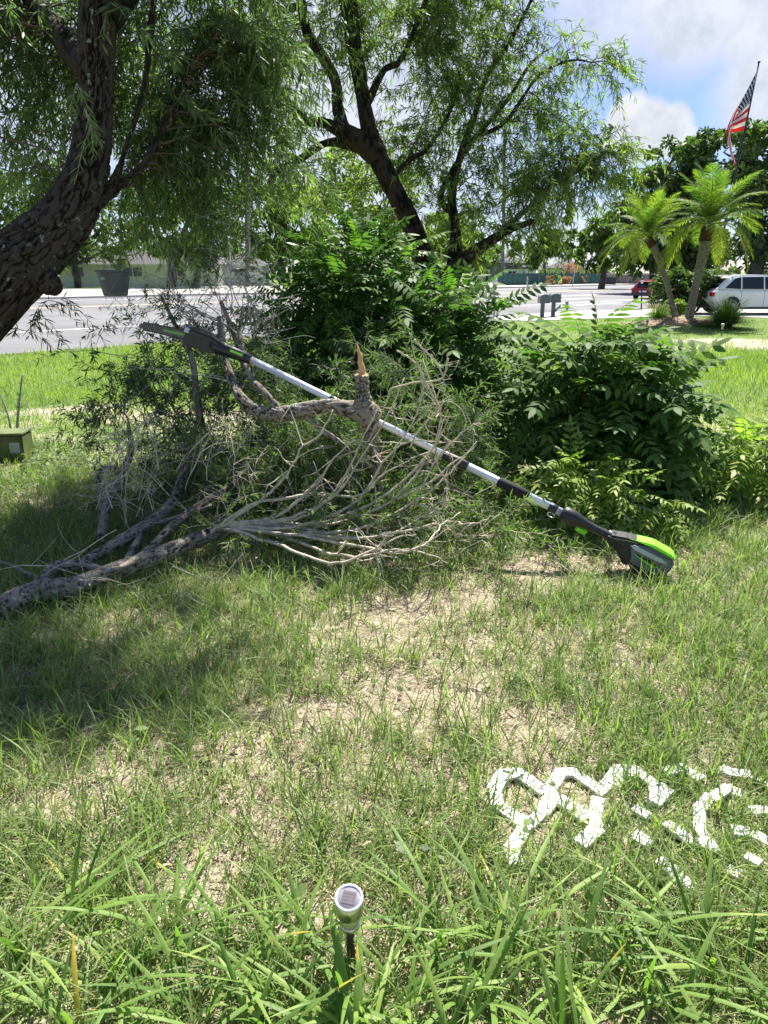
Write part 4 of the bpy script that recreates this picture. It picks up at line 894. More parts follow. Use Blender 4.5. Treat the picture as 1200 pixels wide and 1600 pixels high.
# ------------------------------------------------------------------ pole saw
A0 = P(1047, 884, 3.24); A1 = P(386, 559, 3.98)
ax_ = Vector(A1 - A0).normalized(); Ltot = (Vector(A1) - Vector(A0)).length
SAW = empty('pole_saw', A0, 'long silver cordless pole saw with black housings and lime green trim lying across the brush', 'pole saw')
up_ = (Vector((0, 0, 1)) - ax_ * ax_.z).normalized(); sd_ = up_.cross(ax_).normalized()
def frame(o, x_, z_):
    y_ = z_.cross(x_).normalized(); return Matrix(((x_.x, y_.x, z_.x, o.x), (x_.y, y_.y, z_.y, o.y), (x_.z, y_.z, z_.z, o.z), (0, 0, 0, 1)))
FR = frame(Vector((0, 0, 0)), ax_, up_)            # local X runs from the battery to the blade
def s_at(px):      # distance along the axis seen at pixel column px
    lo, hi = 0., Ltot * 1.2
    for i in range(40):
        m_ = (lo + hi) / 2; p = np.array(A0) + np.array(ax_) * m_; rel = p - np.array([0, 0, EYE]); dep = rel[1] * math.cos(PITCH) - rel[2] * math.sin(PITCH)
        if 600 + F * rel[0] / dep > px: lo = m_
        else: hi = m_
    return lo
def sawtube(name, segs, mat, parent=SAW, n=20, yo=0., zo=0.):
    """segs: (px column, radius)"""
    pr = [(r, s_at(px)) for px, r in segs]
    X = FR @ Matrix.Translation((0, yo, zo)) @ Matrix.Rotation(rad(90), 4, 'Y')
    return lathe(name, pr, mat, parent, n, X)
sawtube('pole', [(880, .0205), (700, .0205)], M_alu)
sawtube('pole', [(722, .0185), (380, .0185)], M_alu)
sawtube('joint_collar', [(731, .022), (729, .025), (712, .026), (700, .0235), (695, .0235), (693, .02)], M_blk)
sawtube('joint_collar', [(533, .0195), (531, .022), (517, .022), (515, .019)], M_blk)
sawtube('foam_grip', [(826, .021), (824, .0265), (800, .0272), (780, .0265), (778, .021)], M_foam)
sawtube('strap_clip', [(870, .0215), (869, .0245), (859, .0245), (858, .0215)], M_blk)
# ring under the clip
def torus(name, c, R_, r_, rot, mat, parent, n=20, m_=8):
    a_ = Acc(); th = np.linspace(0, 2 * math.pi, n + 1); p = np.stack([R_ * np.cos(th), 0 * th, R_ * .6 * np.sin(th)], -1)
    tubes(a_, p, np.full(n + 1, r_), m_); o = a_.build(name, mat); o.data.transform(rot); o.parent = parent; return o
torus('strap_ring', None, .019, .0028, FR @ Matrix.Translation((s_at(866), 0, -.036)), M_ring, SAW)
sawtube('handle', [(958, .0235), (950, .0225), (930, .021), (917, .0235), (907, .031), (896, .040), (884, .0415), (879, .036), (877, .022)], M_blk)
sx = .00087; sO = s_at(951)
box('trigger', (s_at(922), -.012, -.052), (s_at(905), .012, -.022), M_grn, SAW, False, .006).data.transform(FR @ Matrix.Translation((0, 0, 0)))
XF = FR @ Matrix.Translation((sO, 0, 0)) @ Matrix.Rotation(rad(180), 4, 'Z')
def sp_(pts): return [(a_ * sx, b_ * sx) for a_, b_ in pts]
prism('motor_housing', sp_([(-6, 24), (20, 29), (96, 54), (150, 66), (190, 40), (165, -20), (172, -100), (150, -107), (110, -78), (62, -40), (-6, -24)]), -.052, .052, M_blk, SAW, .011, xf=XF)
sawtube('neck_collar', [(960, .0285), (958, .0305), (949, .029), (947, .024)], M_blk)
prism('battery_pack', sp_([(128, 38), (215, 62), (340, 54), (372, 40), (364, -50), (338, -84), (176, -84), (150, -40), (122, 6)]), -.060, .060, M_gry, SAW, .008, xf=XF)
prism('battery_base', sp_([(158, -60), (176, -98), (330, -104), (356, -72), (350, -50)]), -.0625, .0625, M_blk, SAW, .006, xf=XF)
prism('top_cover', sp_([(96, 52), (225, 84), (342, 76), (371, 52), (340, 55), (215, 63)]), -.050, .050, M_grn, SAW, .006, xf=XF)
prism('label_strip', sp_([(120, 26), (140, 40), (300, 36), (335, 22), (300, 12), (150, 14)]), -.0612, .0612, M_lbl, SAW, .0005, xf=XF)
prism('slot', sp_([(170, -2), (270, 2), (298, -20), (288, -30), (180, -12)]), -.0611, .0611, M_blk, SAW, .0005, xf=XF)
prism('slot_trim', sp_([(160, -6), (180, -16), (284, -35), (306, -18), (300, -8), (290, -22), (180, -10)]), -.0618, .0618, M_grn, SAW, .0005, xf=XF)
for i in range(7): prism('vent_rib', sp_([(22 + i * 11, 10 - i * 3), (28 + i * 11, 10 - i * 3), (30 + i * 11, -22 - i * 5), (24 + i * 11, -22 - i * 5)]), -.056, .056, M_blk, SAW, .001, xf=XF)
# saw head
H0 = Vector(P(392, 562, 3.97)); H1 = Vector(P(294, 524, 4.08)); hx = (H1 - H0).normalized(); hz = (Vector((0, 0, 1)) - hx * hx.z).normalized()
HF = frame(H0 - Vector(A0), hx, hz); hl = (H1 - H0).length
lathe('head_sleeve', [(.0205, 0), (.026, .004), (.03, .05), (.034, hl * .38), (.041, hl * .52), (.043, hl * .6)], M_blk, SAW, 22, HF @ Matrix.Rotation(rad(90), 4, 'Y'))
prism('head_housing', [(hl * .45, .034), (hl * .62, .050), (hl * .97, .052), (hl * 1.02, .044), (hl * 1.02, -.052), (hl * .7, -.050), (hl * .5, -.036)], -.036, .036, M_blk, SAW, .010, xf=HF)
box('oil_cap', (hl * .94, -.0375, .018), (hl * 1.025, .0375, .047), plain('cap_silver', (.5, .55, .6), .3, .1), SAW, False, .004).data.transform(HF)
box('badge', (hl * .10, -.0315, .006), (hl * .3, .0315, .018), M_grn, SAW, False, .002).data.transform(HF)
B1 = Vector(P(217, 508, 4.14)); bx_ = (B1 - H1).normalized(); bl = (B1 - H1).length; bz_ = (Vector((0, 0, 1)) - bx_ * bx_.z).normalized()
BF = frame(H1 - Vector(A0), bx_, bz_)
bw = .024
prism('guide_bar', [(-.01, -bw), (bl * .9, -bw * .75), (bl * .97, -bw * .4), (bl, 0), (bl * .97, bw * .4), (bl * .9, bw * .75), (-.01, bw)], -.0025, .0025, plain('bar_dark', (.09, .09, .10), .4, .3, 40, metal=.5), SAW, .0006, xf=BF)
prism('bar_stripe', [(.02, -bw * .35), (bl * .5, -bw * .3), (bl * .5, bw * .3), (.02, bw * .35)], -.0035, .0035, plain('bar_green', (.16, .32, .09), .5), SAW, 0, xf=BF)
for i in range(22):
    for sgn in (1, -1):
        x0 = bl * (.02 + .9 * i / 22); zz = sgn * (bw * (1 - .25 * i / 22)); o = prism('chain_link', [(x0, zz - .001 * sgn), (x0 + .010, zz - .001 * sgn), (x0 + .009, zz + .005 * sgn), (x0 + .004, zz + .003 * sgn), (x0 + .001, zz + .006 * sgn)], -.004, .004, M_blk, SAW, 0, xf=BF)

# ------------------------------------------------------------------ hanging pot
YPT = 4.95; pc = P(181, 462, YPT); PT = empty('hanging_pot', pc, 'grey plastic pot with pale sticker hanging from the tree over the road view', 'plant pot')
k_ = YPT / F
lathe('pot', [(16.5 * k_, 0), (17.5 * k_, .006), (24 * k_, 32 * k_), (24 * k_, 33 * k_), (26 * k_, 33.2 * k_), (26.2 * k_, 36.5 * k_), (24.5 * k_, 36.6 * k_), (23 * k_, 30 * k_)], M_pot, PT, 32)
lathe('soil', [(21.5 * k_, 31 * k_), (22.3 * k_, 31.5 * k_)], M_soil, PT, 24)
st_o = Acc(); th = np.linspace(-2.15, -1.8, 6); 
vv = []; 
for z_, r_ in ((.100, 22.9 * k_), (.115, 23.5 * k_)):
    for q in th: vv.append((r_ * math.cos(q), r_ * math.sin(q), z_))
meshobj('sticker', vv, [(i, i + 1, i + 7, i + 6) for i in range(5)], M_lbl, PT)
for q in (0.4, 2.5, 4.6):
    a = Acc(); tubes(a, spline([(.11 * math.cos(q), .11 * math.sin(q), .155), (.07 * math.cos(q), .07 * math.sin(q), .42), (0, 0, .62)], 8), np.full(8, .0016), 5); a.build('wire', M_wire, PT, world=False)
a = Acc(); b_ = Acc(); n = 14; weep(a, b_, np.column_stack([R.normal(0, .05, (n, 2)), np.full(n, .17)]), np.column_stack([R.normal(0, .4, (n, 2)), np.ones(n)]), R.uniform(.15, .35, n), 14, .07, .009, .3, .4)
stuff(a.build('foliage', M_leafB, PT, world=False)); stuff(b_.build('stems', M_twigD, PT, world=False))
a = Acc(); n = 12; strips(a, np.column_stack([R.uniform(-.06, .06, (n, 2)), np.full(n, .004)]), np.column_stack([R.normal(0, .4, (n, 2)), -np.ones(n)]), R.normal(0, 1, (n, 3)), R.uniform(.02, .05, n), .004, .1, (0, 0, -1), 2, None, .5); a.build('roots', M_twigD, PT, world=False)

# ------------------------------------------------------------------ solar path light
def path_light(base, label, s=1., h=.235, tilt=0):
    o = empty('solar_path_light', base, label, 'path light', 'solar path lights'); o.rotation_euler = (rad(tilt), 0, 0); o.scale = (s, s, s)
    r = .0275
    lathe('cap', [(r, h - .042), (r, h - .001), (r - .003, h), (r - .003, h - .003), (.001, h - .003)], M_steel, o, 40)
    lathe('rim', [(r + .0006, h - .004), (r + .0014, h), (r - .0008, h + .0022), (r - .0035, h + .0012), (r - .004, h - .002)], M_ring, o, 40)
    lathe('lens', [(r - .004, h - .003), (r - .0042, h - .0012), (.001, h - .0012)], M_lens, o, 32)
    c = .0135
    p = box('solar_panel', (-c, -c, h - .0011), (c, c, h - .0002), M_cell, o); p.rotation_euler = (0, 0, rad(-12))
    for i in range(4):
        q = box('cell_strip', (-c * .96, -c + .001 + i * c * .5, h - .00015), (c * .96, -c + i * c * .5 + c * .42, h + .0001), M_cell, o); q.rotation_euler = (0, 0, rad(-12))
    lathe('diffuser', [(r * .68, h - .080), (r * .7, h - .042)], M_clear, o, 28)
    lathe('collar', [(r * .45, h - .098), (r * .74, h - .092), (r * .74, h - .080)], M_steel, o, 28)
    lathe('stake', [(.002, -.05), (.0085, .02), (.0085, h - .096)], M_blk, o, 14)
    return o
tp = P(545, 1400, 1.24); hh = float(tp[2] - gz(tp[0], tp[1])); print('light h', hh)
g = G(541, 1545)
tp = P(545, 1398, float(g[1]) * 1.0); hh = float(tp[2] - g[2]); print('light h2', hh, g)
path_light((tp[0], tp[1] + .05, g[2]), 'brushed steel solar path light among strap leaves at the bottom', 1., max(.15, hh), 12)
for px, py, lb in [(1010, 512, 'tiny pale solar stake light left of the palm mound'), (1127, 520, 'tiny pale solar stake light on the right slope of the palm mound')]:
    path_light(G(px, py + 4), lb, 1.6, .2)

# ------------------------------------------------------------------ foreground strap-leaf plants
def strap(px, py, nlv, label, hmin=.17, hmax=.31, lean=0., wl=.0098):
    g_ = G(px, py); o = empty('strap_leaf_plant', g_, label, 'plant', 'strap-leaf plants along the bottom border')
    for i in range(nlv):
        h = R.random() * 6.28; le = R.uniform(.25, .95); L_ = R.uniform(hmin, hmax); a_ = Acc(); k = 12; t = np.linspace(0, 1, k + 1)
        be = R.uniform(.4, 1.2) * le
        D = nrm(np.array([[math.cos(h) * le * .9 + lean, math.sin(h) * le * .7, 1.]])); off = np.array([[R.normal(0, .02), R.normal(0, .02), -.01]])
        strips(a_, off, D, np.array([[math.cos(h), math.sin(h), -.35]]) + R.normal(0, .15, (1, 3)), L_, wl * R.uniform(.75, 1.2), be, np.array([[math.cos(h), math.sin(h), -.75]]), k, np.r_[.6, np.full(k - 4, 1.), .85, .6, .35, .04][:k + 1], float(np.clip(R.normal(.45, .15), .05, .7)) if R.random() > .012 else 1., fold=True)
        if R.random() < .06: a_.t[0] = np.array(a_.t[0]); a_.t[0][-9:] = 1.
        a_.build('leaf', M_strap, o, True, world=False)
spots = [(30, 1500, 'strap-leaf clump at the lower left corner of the lawn'), (110, 1440, 'strap-leaf clump with a yellow leaf near the left edge'), (190, 1540, 'strap-leaf clump along the bottom edge left of the tall upright clump'), (265, 1470, 'tall upright strap-leaf clump left of the path light'),
         (300, 1590, 'strap-leaf clump cut by the bottom edge left of the path light'), (375, 1500, 'wide strap-leaf clump between the tall clump and the path light'), (445, 1570, 'strap-leaf clump just left of the steel path light'), (500, 1480, 'sparse strap-leaf tuft behind and left of the steel path light'),
         (543, 1575, 'strap-leaf clump directly in front of the steel path light stake'), (610, 1580, 'strap-leaf clump just right of the steel path light with a long arching leaf'), (680, 1480, 'strap-leaf clump up and right of the path light'), (740, 1560, 'dense strap-leaf clump at bottom centre right'), (800, 1470, 'strap-leaf clump below the white lattice tip'),
         (870, 1540, 'strap-leaf clump below the white plastic lattice'), (950, 1480, 'strap-leaf clump overlapping the white lattice front'), (1020, 1560, 'dense strap-leaf clump near the bottom right'), (1090, 1480, 'strap-leaf clump with dark upright leaves at right'), (1160, 1560, 'strap-leaf clump in the bottom right corner'), (1200, 1460, 'strap-leaf clump at the right edge beside the lattice'),
         (-30, 1580, 'strap-leaf clump half outside the bottom left corner'), (560, 1640, 'strap-leaf clump under the path light cut by the bottom edge'), (880, 1640, 'strap-leaf clump cut by the bottom edge below the lattice'), (1080, 1650, 'strap-leaf clump cut by the bottom edge at right'), (700, 1650, 'strap-leaf clump cut by the bottom edge right of the path light'), (120, 1630, 'strap-leaf clump cut by the bottom edge at left'), (400, 1640, 'strap-leaf clump cut by the bottom edge at centre left'), (1250, 1580, 'strap-leaf clump beyond the right edge')]
for px, py, lb in spots: strap(px, py, 12 if px < 600 else 13, lb)

# ------------------------------------------------------------------ yellow-green box and sapling at left
gb = G(0, 722); BXO = empty('green_box', gb, 'yellow green box with grey print lying in the ground cover at the left edge', 'box', None, rad(4))
box('body', (-.16, 0, 0), (.19, .2, .205), M_green_box, BXO, False, .008)
box('lid', (-.165, -.006, .206), (.195, .206, .222), M_green_box, BXO, False, .006)
box('print', (.09, -.004, .07), (.165, .001, .15), M_boxmark, BXO); box('print', (-.08, -.004, .06), (.0, .001, .12), M_boxmark, BXO)
SP = empty('sapling', G(28, 690), 'thin bare sapling with a few leaves behind the yellow green box', 'sapling')
limb(SP, [(26, 690, 5.9, 4), (28, 650, 5.9, 4), (32, 610, 5.9, 3), (35, 585, 5.9, 2)], M_twigD, 14, 6, 0, 'stem'); limb(SP, [(20, 690, 5.9, 4), (14, 655, 5.9, 3), (4, 625, 5.9, 2), (-4, 610, 5.9, 2)], M_twigD, 14, 6, 0, 'stem')
a = Acc(); b_ = Acc(); weep(a, b_, np.array([P(24, 650, 5.9), P(14, 655, 5.9), P(30, 640, 5.9)]), np.array([[.3, 0, .5], [-.4, 0, .6], [.2, 0, 1]]), .16, 9, .05, .012, .3, .2); attach(a.build('leaves', M_debris), SP); stuff(attach(b_.build('twigs', M_twigD), SP))

# ------------------------------------------------------------------ far trees
def crown_leaves(blobs, n, size, mat, parent, name='crown', asp=.6, core=.55, flat=.75):
    """blobs: (x,y,z,r) world; clumpy leaf cloud"""
    bl = np.array(blobs, float); ch = R.choice(len(bl), n, p=bl[:, 3] ** 2 / (bl[:, 3] ** 2).sum()); nc = max(6, n // 60)
    # sub-clumps on each blob
    sub = []
    for i in range(len(bl)):
        m_ = max(4, int(nc * bl[i, 3] ** 2 / (bl[:, 3] ** 2).sum())); u = nrm(R.normal(0, 1, (m_, 3)) + [0, 0, .2]); sub.append(bl[i, :3] + u * bl[i, 3] * R.uniform(core, 1., (m_, 1)) * [1, 1, flat])
    sub_all = np.concatenate(sub); rs = np.concatenate([np.full(len(s_), bl[i, 3]) for i, s_ in enumerate(sub)]) * R.uniform(.16, .34, len(sub_all))
    k = R.integers(0, len(sub_all), n); u = nrm(R.normal(0, 1, (n, 3)) + [0, 0, .35]) * R.random((n, 1)) ** .35
    p = sub_all[k] + u * rs[k][:, None] * [1, 1, .7]
    tn = R.normal(.45, .16, n) + R.normal(0, .12, len(sub_all))[k]
    a_ = Acc(); D = nrm(u + R.normal(0, .7, (n, 3)) + [0, 0, -.2]); strips(a_, p, D, nrm(R.normal(0, 1, (n, 3)) + [0, 0, .8]), size * R.uniform(.6, 1.3, n), size * asp * R.uniform(.7, 1.2, n), .2, (0, 0, -1), 2, [.35, 1, .12], np.clip(tn, 0, 1))
    o = a_.build(name, mat, parent); return o, sub_all
def far_tree(name, px, ybase, Y, crown, label, mat=None, n=3500, size=.45, trunk_w=.35, group='trees across the road', cat='tree'):
    b0 = P(px, ybase, Y); b0[2] = LOW; cr_ = []
    for cx, cy, r, *dy in crown:
        c = P(cx, cy, Y + (dy[0] if dy else 0)); cr_.append((*c, r * Y / F))
    o = empty(name, b0, label, cat, group); cm = np.mean([c[:3] for c in cr_], 0)
    a_ = Acc(); fork = np.array([b0[0] * .75 + cm[0] * .25, b0[1], LOW + max(1.2, (cm[2] - LOW) * .45)])
    tubes(a_, spline([b0 - [0, 0, .2], (b0 + fork) / 2 + [.1, 0, 0], fork], 8), np.linspace(trunk_w, trunk_w * .7, 8), 10)
    a_.build('trunk', M_farbark, o, True); a_ = Acc()
    for c in cr_:
        c = np.array(c); tubes(a_, spline([fork - [0, 0, .2], (fork + c[:3]) / 2 + R.normal(0, .25, 3) + [0, 0, .2], c[:3]], 8), np.linspace(trunk_w * .55, trunk_w * .12, 8), 6)
        for j in range(4): tubes(a_, spline([c[:3] - [0, 0, c[3] * .3], c[:3] + R.normal(0, c[3] * .3, 3), c[:3] + R.normal(0, c[3] * .55, 3)], 5), np.linspace(trunk_w * .15, trunk_w * .05, 5), 4)
    a_.build('limbs', M_farbark, o, True); crown_leaves(cr_, n, size, mat or M_far, o)
    return o
YF = float(G(122, 450)[1]); print('YF', YF, 'SN', S_NEAR, 'SF', S_FAR, 'garage', G(400, 447))
far_tree('oak_tree', 122, 452, YF, [(60, 360, 60), (130, 340, 60), (180, 385, 40), (110, 395, 35), (40, 400, 36), (120, 290, 60)], 'green tree with a straight grey trunk left of the hanging pot across the road', n=5200, size=.55, trunk_w=.45)
far_tree('oak_tree', 268, 452, YF - 3, [(250, 370, 48), (300, 345, 55), (280, 400, 34), (230, 320, 55), (310, 300, 50)], 'pale green tree across the road between the pot and the garage, thick trunk', M_farL, 5200, .5, .6)
far_tree('oak_tree', 305, 452, YF - 1, [(310, 385, 34), (345, 370, 34), (335, 330, 45), (320, 410, 18)], 'twin-trunked green tree directly left of the garage', M_far, 3200, .45, .5)
far_tree('willow_tree', 440, 440, 112, [(400, 330, 50), (440, 300, 55), (470, 345, 50), (430, 390, 32), (490, 380, 40), (400, 380, 26)], 'yellow green tree above the right end of the garage', M_farL, 7000, .6, .5)
far_tree('oak_tree', 540, 440, 105, [(530, 330, 60), (580, 360, 50), (520, 390, 42), (600, 310, 55), (640, 380, 45), (560, 270, 60)], 'light green tree behind the tall shrub across the road', M_farL, 7500, .6, .6)
far_tree('oak_tree', 705, 440, 78, [(720, 400, 34), (690, 380, 34), (740, 415, 24), (735, 380, 26), (700, 350, 30)], 'bright green bushy tree between the trunk fork and the green fence', M_farL, 3800, .42, .4)
far_tree('oak_tree', 852, 436, 108, [(845, 385, 22), (862, 395, 20), (835, 400, 16), (858, 370, 16), (840, 410, 14)], 'small dark green tree in front of the grey roofed houses', M_far, 2200, .6, .22)
far_tree('pine_tree', 888, 430, 130, [(888, 345, 6), (892, 365, 7), (886, 385, 7), (891, 330, 4), (889, 400, 6)], 'thin sparse pine rising in the sky gap right of the houses', M_far, 420, .8, .15)
far_tree('oak_tree', 940, 438, 84, [(930, 370, 28), (955, 380, 28), (925, 400, 26), (960, 410, 24), (985, 365, 30), (945, 350, 18)], 'rounded mid green tree left of the palms above the wooden fence', M_farL, 4200, .5, .4)
far_tree('oak_tree', 1040, 455, 66, [(1000, 290, 38), (1050, 260, 46), (1100, 240, 40), (1000, 340, 45), (1060, 330, 55), (1040, 390, 50), (985, 400, 34), (1090, 390, 50)], 'large dark oak with sunlit top behind the flagpole', M_far, 15000, .42, .7)
far_tree('oak_tree', 1170, 455, 62, [(1160, 230, 42), (1200, 240, 60), (1150, 300, 60), (1220, 320, 70), (1160, 380, 60), (1240, 400, 70), (1290, 300, 90), (1370, 340, 90)], 'large dark oak at the right edge behind the white car', M_far, 18000, .42, .7)
far_tree('oak_tree', 760, 436, 150, [(740, 400, 26), (780, 395, 20), (815, 390, 20), (720, 385, 30)], 'distant green tree above the pale gabled house', M_far, 2600, .8, .3)
far_tree('oak_tree', -60, 452, 85, [(-80, 330, 100), (0, 320, 70), (-160, 360, 90)], 'green tree at the far left partly outside the frame', M_far, 6000, .6, .5)
far_tree('oak_tree', 60, 448, 128, [(-60, 400, 34), (0, 400, 34), (60, 405, 30), (120, 400, 34), (170, 405, 30), (215, 400, 34)], 'row of dense green trees behind the left end of the pale green house', n=9000, size=.5, trunk_w=.4)
far_tree('oak_tree', 260, 448, 132, [(250, 405, 30), (300, 400, 34), (345, 395, 34), (390, 385, 34), (430, 400, 34), (470, 410, 30)], 'row of dense green trees behind the white garage', n=9000, size=.5, trunk_w=.4)
far_tree('oak_tree', 560, 448, 140, [(500, 400, 34), (550, 400, 36), (600, 400, 36), (650, 405, 34), (700, 400, 36), (740, 400, 30)], 'dense green trees glimpsed under the crown of the forked tree', M_farL, n=9000, size=.55, trunk_w=.4)
# distant tree line closing the horizon
a_ = []; 
for i in range(90):
    x_ = -220 + i * 6 + R.normal(0, 1.5); a_.append((x_, 190 + R.normal(0, 8) , 1.5 + R.normal(0, .8), R.uniform(3.2, 5.5)))
o, _ = crown_leaves(a_, 26000, 1.1, M_far, None, 'tree_line'); stuff(o); tag(o, 'far tree line closing the horizon behind the houses', 'trees')

# garden shrubs by the green fence
def bush(px, yb, pxr, h, mat, label, n=900, size=.22, Y=None, name='garden_shrub', group='garden shrubs along the green fence'):
    g_ = G(px, yb); Y = Y or float(g_[1]); k = Y / F; c = []
    for j in range(5 if pxr < 55 else 11): c.append((g_[0] + R.uniform(-.55, .55) * pxr * k, g_[1] + R.normal(0, .2), LOW + R.uniform(.35, .62) * h * k, h * k * R.uniform(.3, .45)))
    o = empty(name, (g_[0], g_[1], float(gz(g_[0], g_[1]))), label, 'shrub', group); crown_leaves(c, n, size, mat, o, 'foliage')
    st__ = Acc()
    for q in c: tubes(st__, spline([(g_[0], g_[1], LOW), ((g_[0] + q[0]) / 2, g_[1], LOW + .2), q[:3]], 6), np.linspace(.04, .015, 6), 5)
    st__.build('stems', M_farbark, o); return o
bush(870, 447, 30, 18, M_farP, 'reddish brown low shrub in front of the green fence', 900)
bush(868, 445, 36, 28, M_farL, 'yellow topped shrub behind the reddish low shrub', 800)
bush(898, 445, 18, 42, M_farP, 'tall tan shrub at the right end of the green fence', 900)
bush(925, 444, 14, 28, M_farL, 'bright lime shrub next to the wooden fence', 700)
bush(742, 452, 26, 55, M_farL, 'lime green bush left of the utility pole', 900)
# ------------------------------------------------------------------ houses
def hip_roof(name, x0, x1, y0, y1, z0, h, ov, mat, parent, gable=False):
    x0 -= ov; x1 += ov; y0 -= ov; y1 += ov; w = (y1 - y0) / 2; rx = min(w, (x1 - x0) / 2 - .01) if not gable else 0
    v = [(x0, y0, z0), (x1, y0, z0), (x1, y1, z0), (x0, y1, z0), (x0 + rx, (y0 + y1) / 2, z0 + h), (x1 - rx, (y0 + y1) / 2, z0 + h)]
    v += [(a_, b__, c_ - .16) for a_, b__, c_ in v[:4]]
    f = [(0, 1, 5, 4), (2, 3, 4, 5), (1, 2, 5), (3, 0, 4), (6, 7, 1, 0), (7, 8, 2, 1), (8, 9, 3, 2), (9, 6, 0, 3), (9, 8, 7, 6)]
    return meshobj(name, v, f, mat, parent)
def house_at(px0, px1, yb, label, name='house'):
    g_ = G((px0 + px1) / 2, yb); Y = float(g_[1]); a_ = P(px0, yb, Y)[0]; b__ = P(px1, yb, Y)[0]
    return empty(name, (a_, Y, LOW), label, 'house'), b__ - a_, Y / F
def window(parent, x0, x1, z0, z1, y=0., nx_=2):
    f = box('window', (x0, y - .05, z0), (x1, y + .04, z1), M_trimw, parent)
    w = (x1 - x0) / nx_
    for i in range(nx_):
        p = box('pane', (x0 + w * i + .06, y - .07, z0 + .06), (x0 + w * (i + 1) - .06, y - .045, z1 - .06), M_dark, f)
H1_, w, k = house_at(95, 340, 449, 'pale green ranch house wall with dark windows across the road')
box('wall', (0, 0, 0), (w, 8, 2.7), M_wallg, H1_); hip_roof('roof', 0, w, 0, 8, 2.7, 1.7, .6, M_roof, H1_); box('fascia', (-.6, -.63, 2.52), (w + .6, -.6, 2.7), M_trimw, H1_)
for a_, b__ in [(.41, .53), (.08, .16), (.7, .8)]: window(H1_, w * a_, w * b__, 1.2, 2.35, 0, 2)
H2_, w, k = house_at(338, 411, 447.5, 'white garage with a closed panel door and grey hip roof', 'garage')
box('wall', (0, 0, 0), (w, 6, 2.75), M_wallw, H2_); hip_roof('roof', 0, w, 0, 6, 2.75, 1.55, .55, M_roof, H2_); box('fascia', (-.55, -.58, 2.55), (w + .55, -.55, 2.76), M_trimw, H2_)
dr = box('garage_door', (w * .08, -.06, 0), (w * .86, -.01, 2.3), M_trimw, H2_)
for i in range(4): box('panel', (w * .09, -.1, .04 + i * .57), (w * .85, -.06, .56 + i * .57), M_wallw, dr)
for i in range(4): box('pane', (w * (.11 + i * .19), -.125, 1.83), (w * (.26 + i * .19), -.10, 2.15), M_dark, dr)
box('lamp', (w * .92, -.14, 1.75), (w * .95, -.003, 2.05), M_blk, H2_); box('downpipe', (w * .975, -.08, 0), (w * .99, -.003, 2.55), M_trimw, H2_)
struct(sheet('far_driveway', gp((345, 448.2), (430, 448.2), (455, 452), (340, 452)), LOW + .128, M_conc))
H3_, w, k = house_at(765, 826, 440, 'pale house with a light gable end left of the small tree behind the green fence')
box('wall', (0, 0, 0), (w, 10, 26 * k), M_wallb, H3_); hip_roof('roof', 0, w, 0, 10, 26 * k, 14 * k, .5, M_roof, H3_); prism('gable', [(0, 26 * k), (w * .5, 26 * k), (w * .2, 34 * k)], -.7, -.02, M_wallw, H3_)
box('wall', (w * .3, -3, 0), (w * 1.1, -.02, 19 * k), M_wallw, H3_); hip_roof('porch_roof', w * .3, w * 1.1, -3, 0, 19 * k, 4 * k, .4, M_roof, H3_); window(H3_, w * .4, w * .6, 8 * k, 15 * k, -3, 2); prism('gable_roof', [(-.3, 26 * k), (w * .2, 34 * k), (w * .2, 35.5 * k), (-.3, 27.5 * k)], -.9, -.1, M_roofo, H3_)
H4_, w, k = house_at(866, 912, 438, 'grey house with a dark hip roof right of the small tree')
box('wall', (0, 0, 0), (w, 9, 17 * k), M_wallb, H4_); hip_roof('roof', 0, w, 0, 9, 17 * k, 15 * k, .5, M_roof, H4_); window(H4_, w * .2, w * .45, 6 * k, 13 * k, 0, 2); window(H4_, w * .6, w * .85, 6 * k, 13 * k, 0, 2)
# far hedge strip of grass beyond pavement is the ground sheet itself
# green fence
g0 = G(776, 447.5); g1_ = G(935, 444.5); GF = empty('green_fence', (g0[0], g0[1], LOW), 'dark green panel fence along the pavement by the houses', 'fence'); dx = g1_[:2] - g0[:2]; Lf = float(np.hypot(*dx)); GF.rotation_euler = (0, 0, math.atan2(dx[1], dx[0]))
npn = 22; pw = Lf / npn; hf = 18.5 * g0[1] / F
pm = box('panel', (0, -.03, .12), (pw - .08, .03, hf), M_gfence, GF)
for i in range(npn):
    o = pm if i == 0 else pm.copy()
    if i: C.objects.link(o); o.parent = GF
    o.location = (i * pw + .04, 0, 0)
ps = box('post', (-.05, -.06, 0), (.05, .06, hf + .06), M_gfence, GF)
for i in range(1, npn + 1): o = ps.copy(); C.objects.link(o); o.parent = GF; o.location = (i * pw, 0, 0)
# wooden fence (boards joined: about 1 px each)
g0 = G(905, 443.5); g1_ = G(1150, 447); dx = g1_[:2] - g0[:2]; Lf = float(np.hypot(*dx)); WF = empty('wooden_fence', (g0[0], g0[1], LOW), 'weathered grey wooden board fence behind the palms', 'fence'); WF.rotation_euler = (0, 0, math.atan2(dx[1], dx[0]))
a = Acc(); hw_ = 15 * g0[1] / F; nb = int(Lf / .16)
for i in range(nb):
    x0 = i * .16; z1 = hw_ + R.normal(0, .03); y0 = R.normal(0, .006); c8 = np.array([(x, y, z) for z in (.03, z1) for y in (y0 - .012, y0 + .012) for x in (x0, x0 + .145)])
    a.add(c8, np.array([[0, 1, 3, 2], [4, 6, 7, 5], [0, 4, 5, 1], [2, 3, 7, 6], [0, 2, 6, 4], [1, 5, 7, 3]]))
o = a.build('boards', M_wfence, WF, world=False); stuff(o)
for z_ in (.4, hw_ - .35): box('rail', (0, .02, z_), (Lf, .07, z_ + .09), M_wfence, WF)

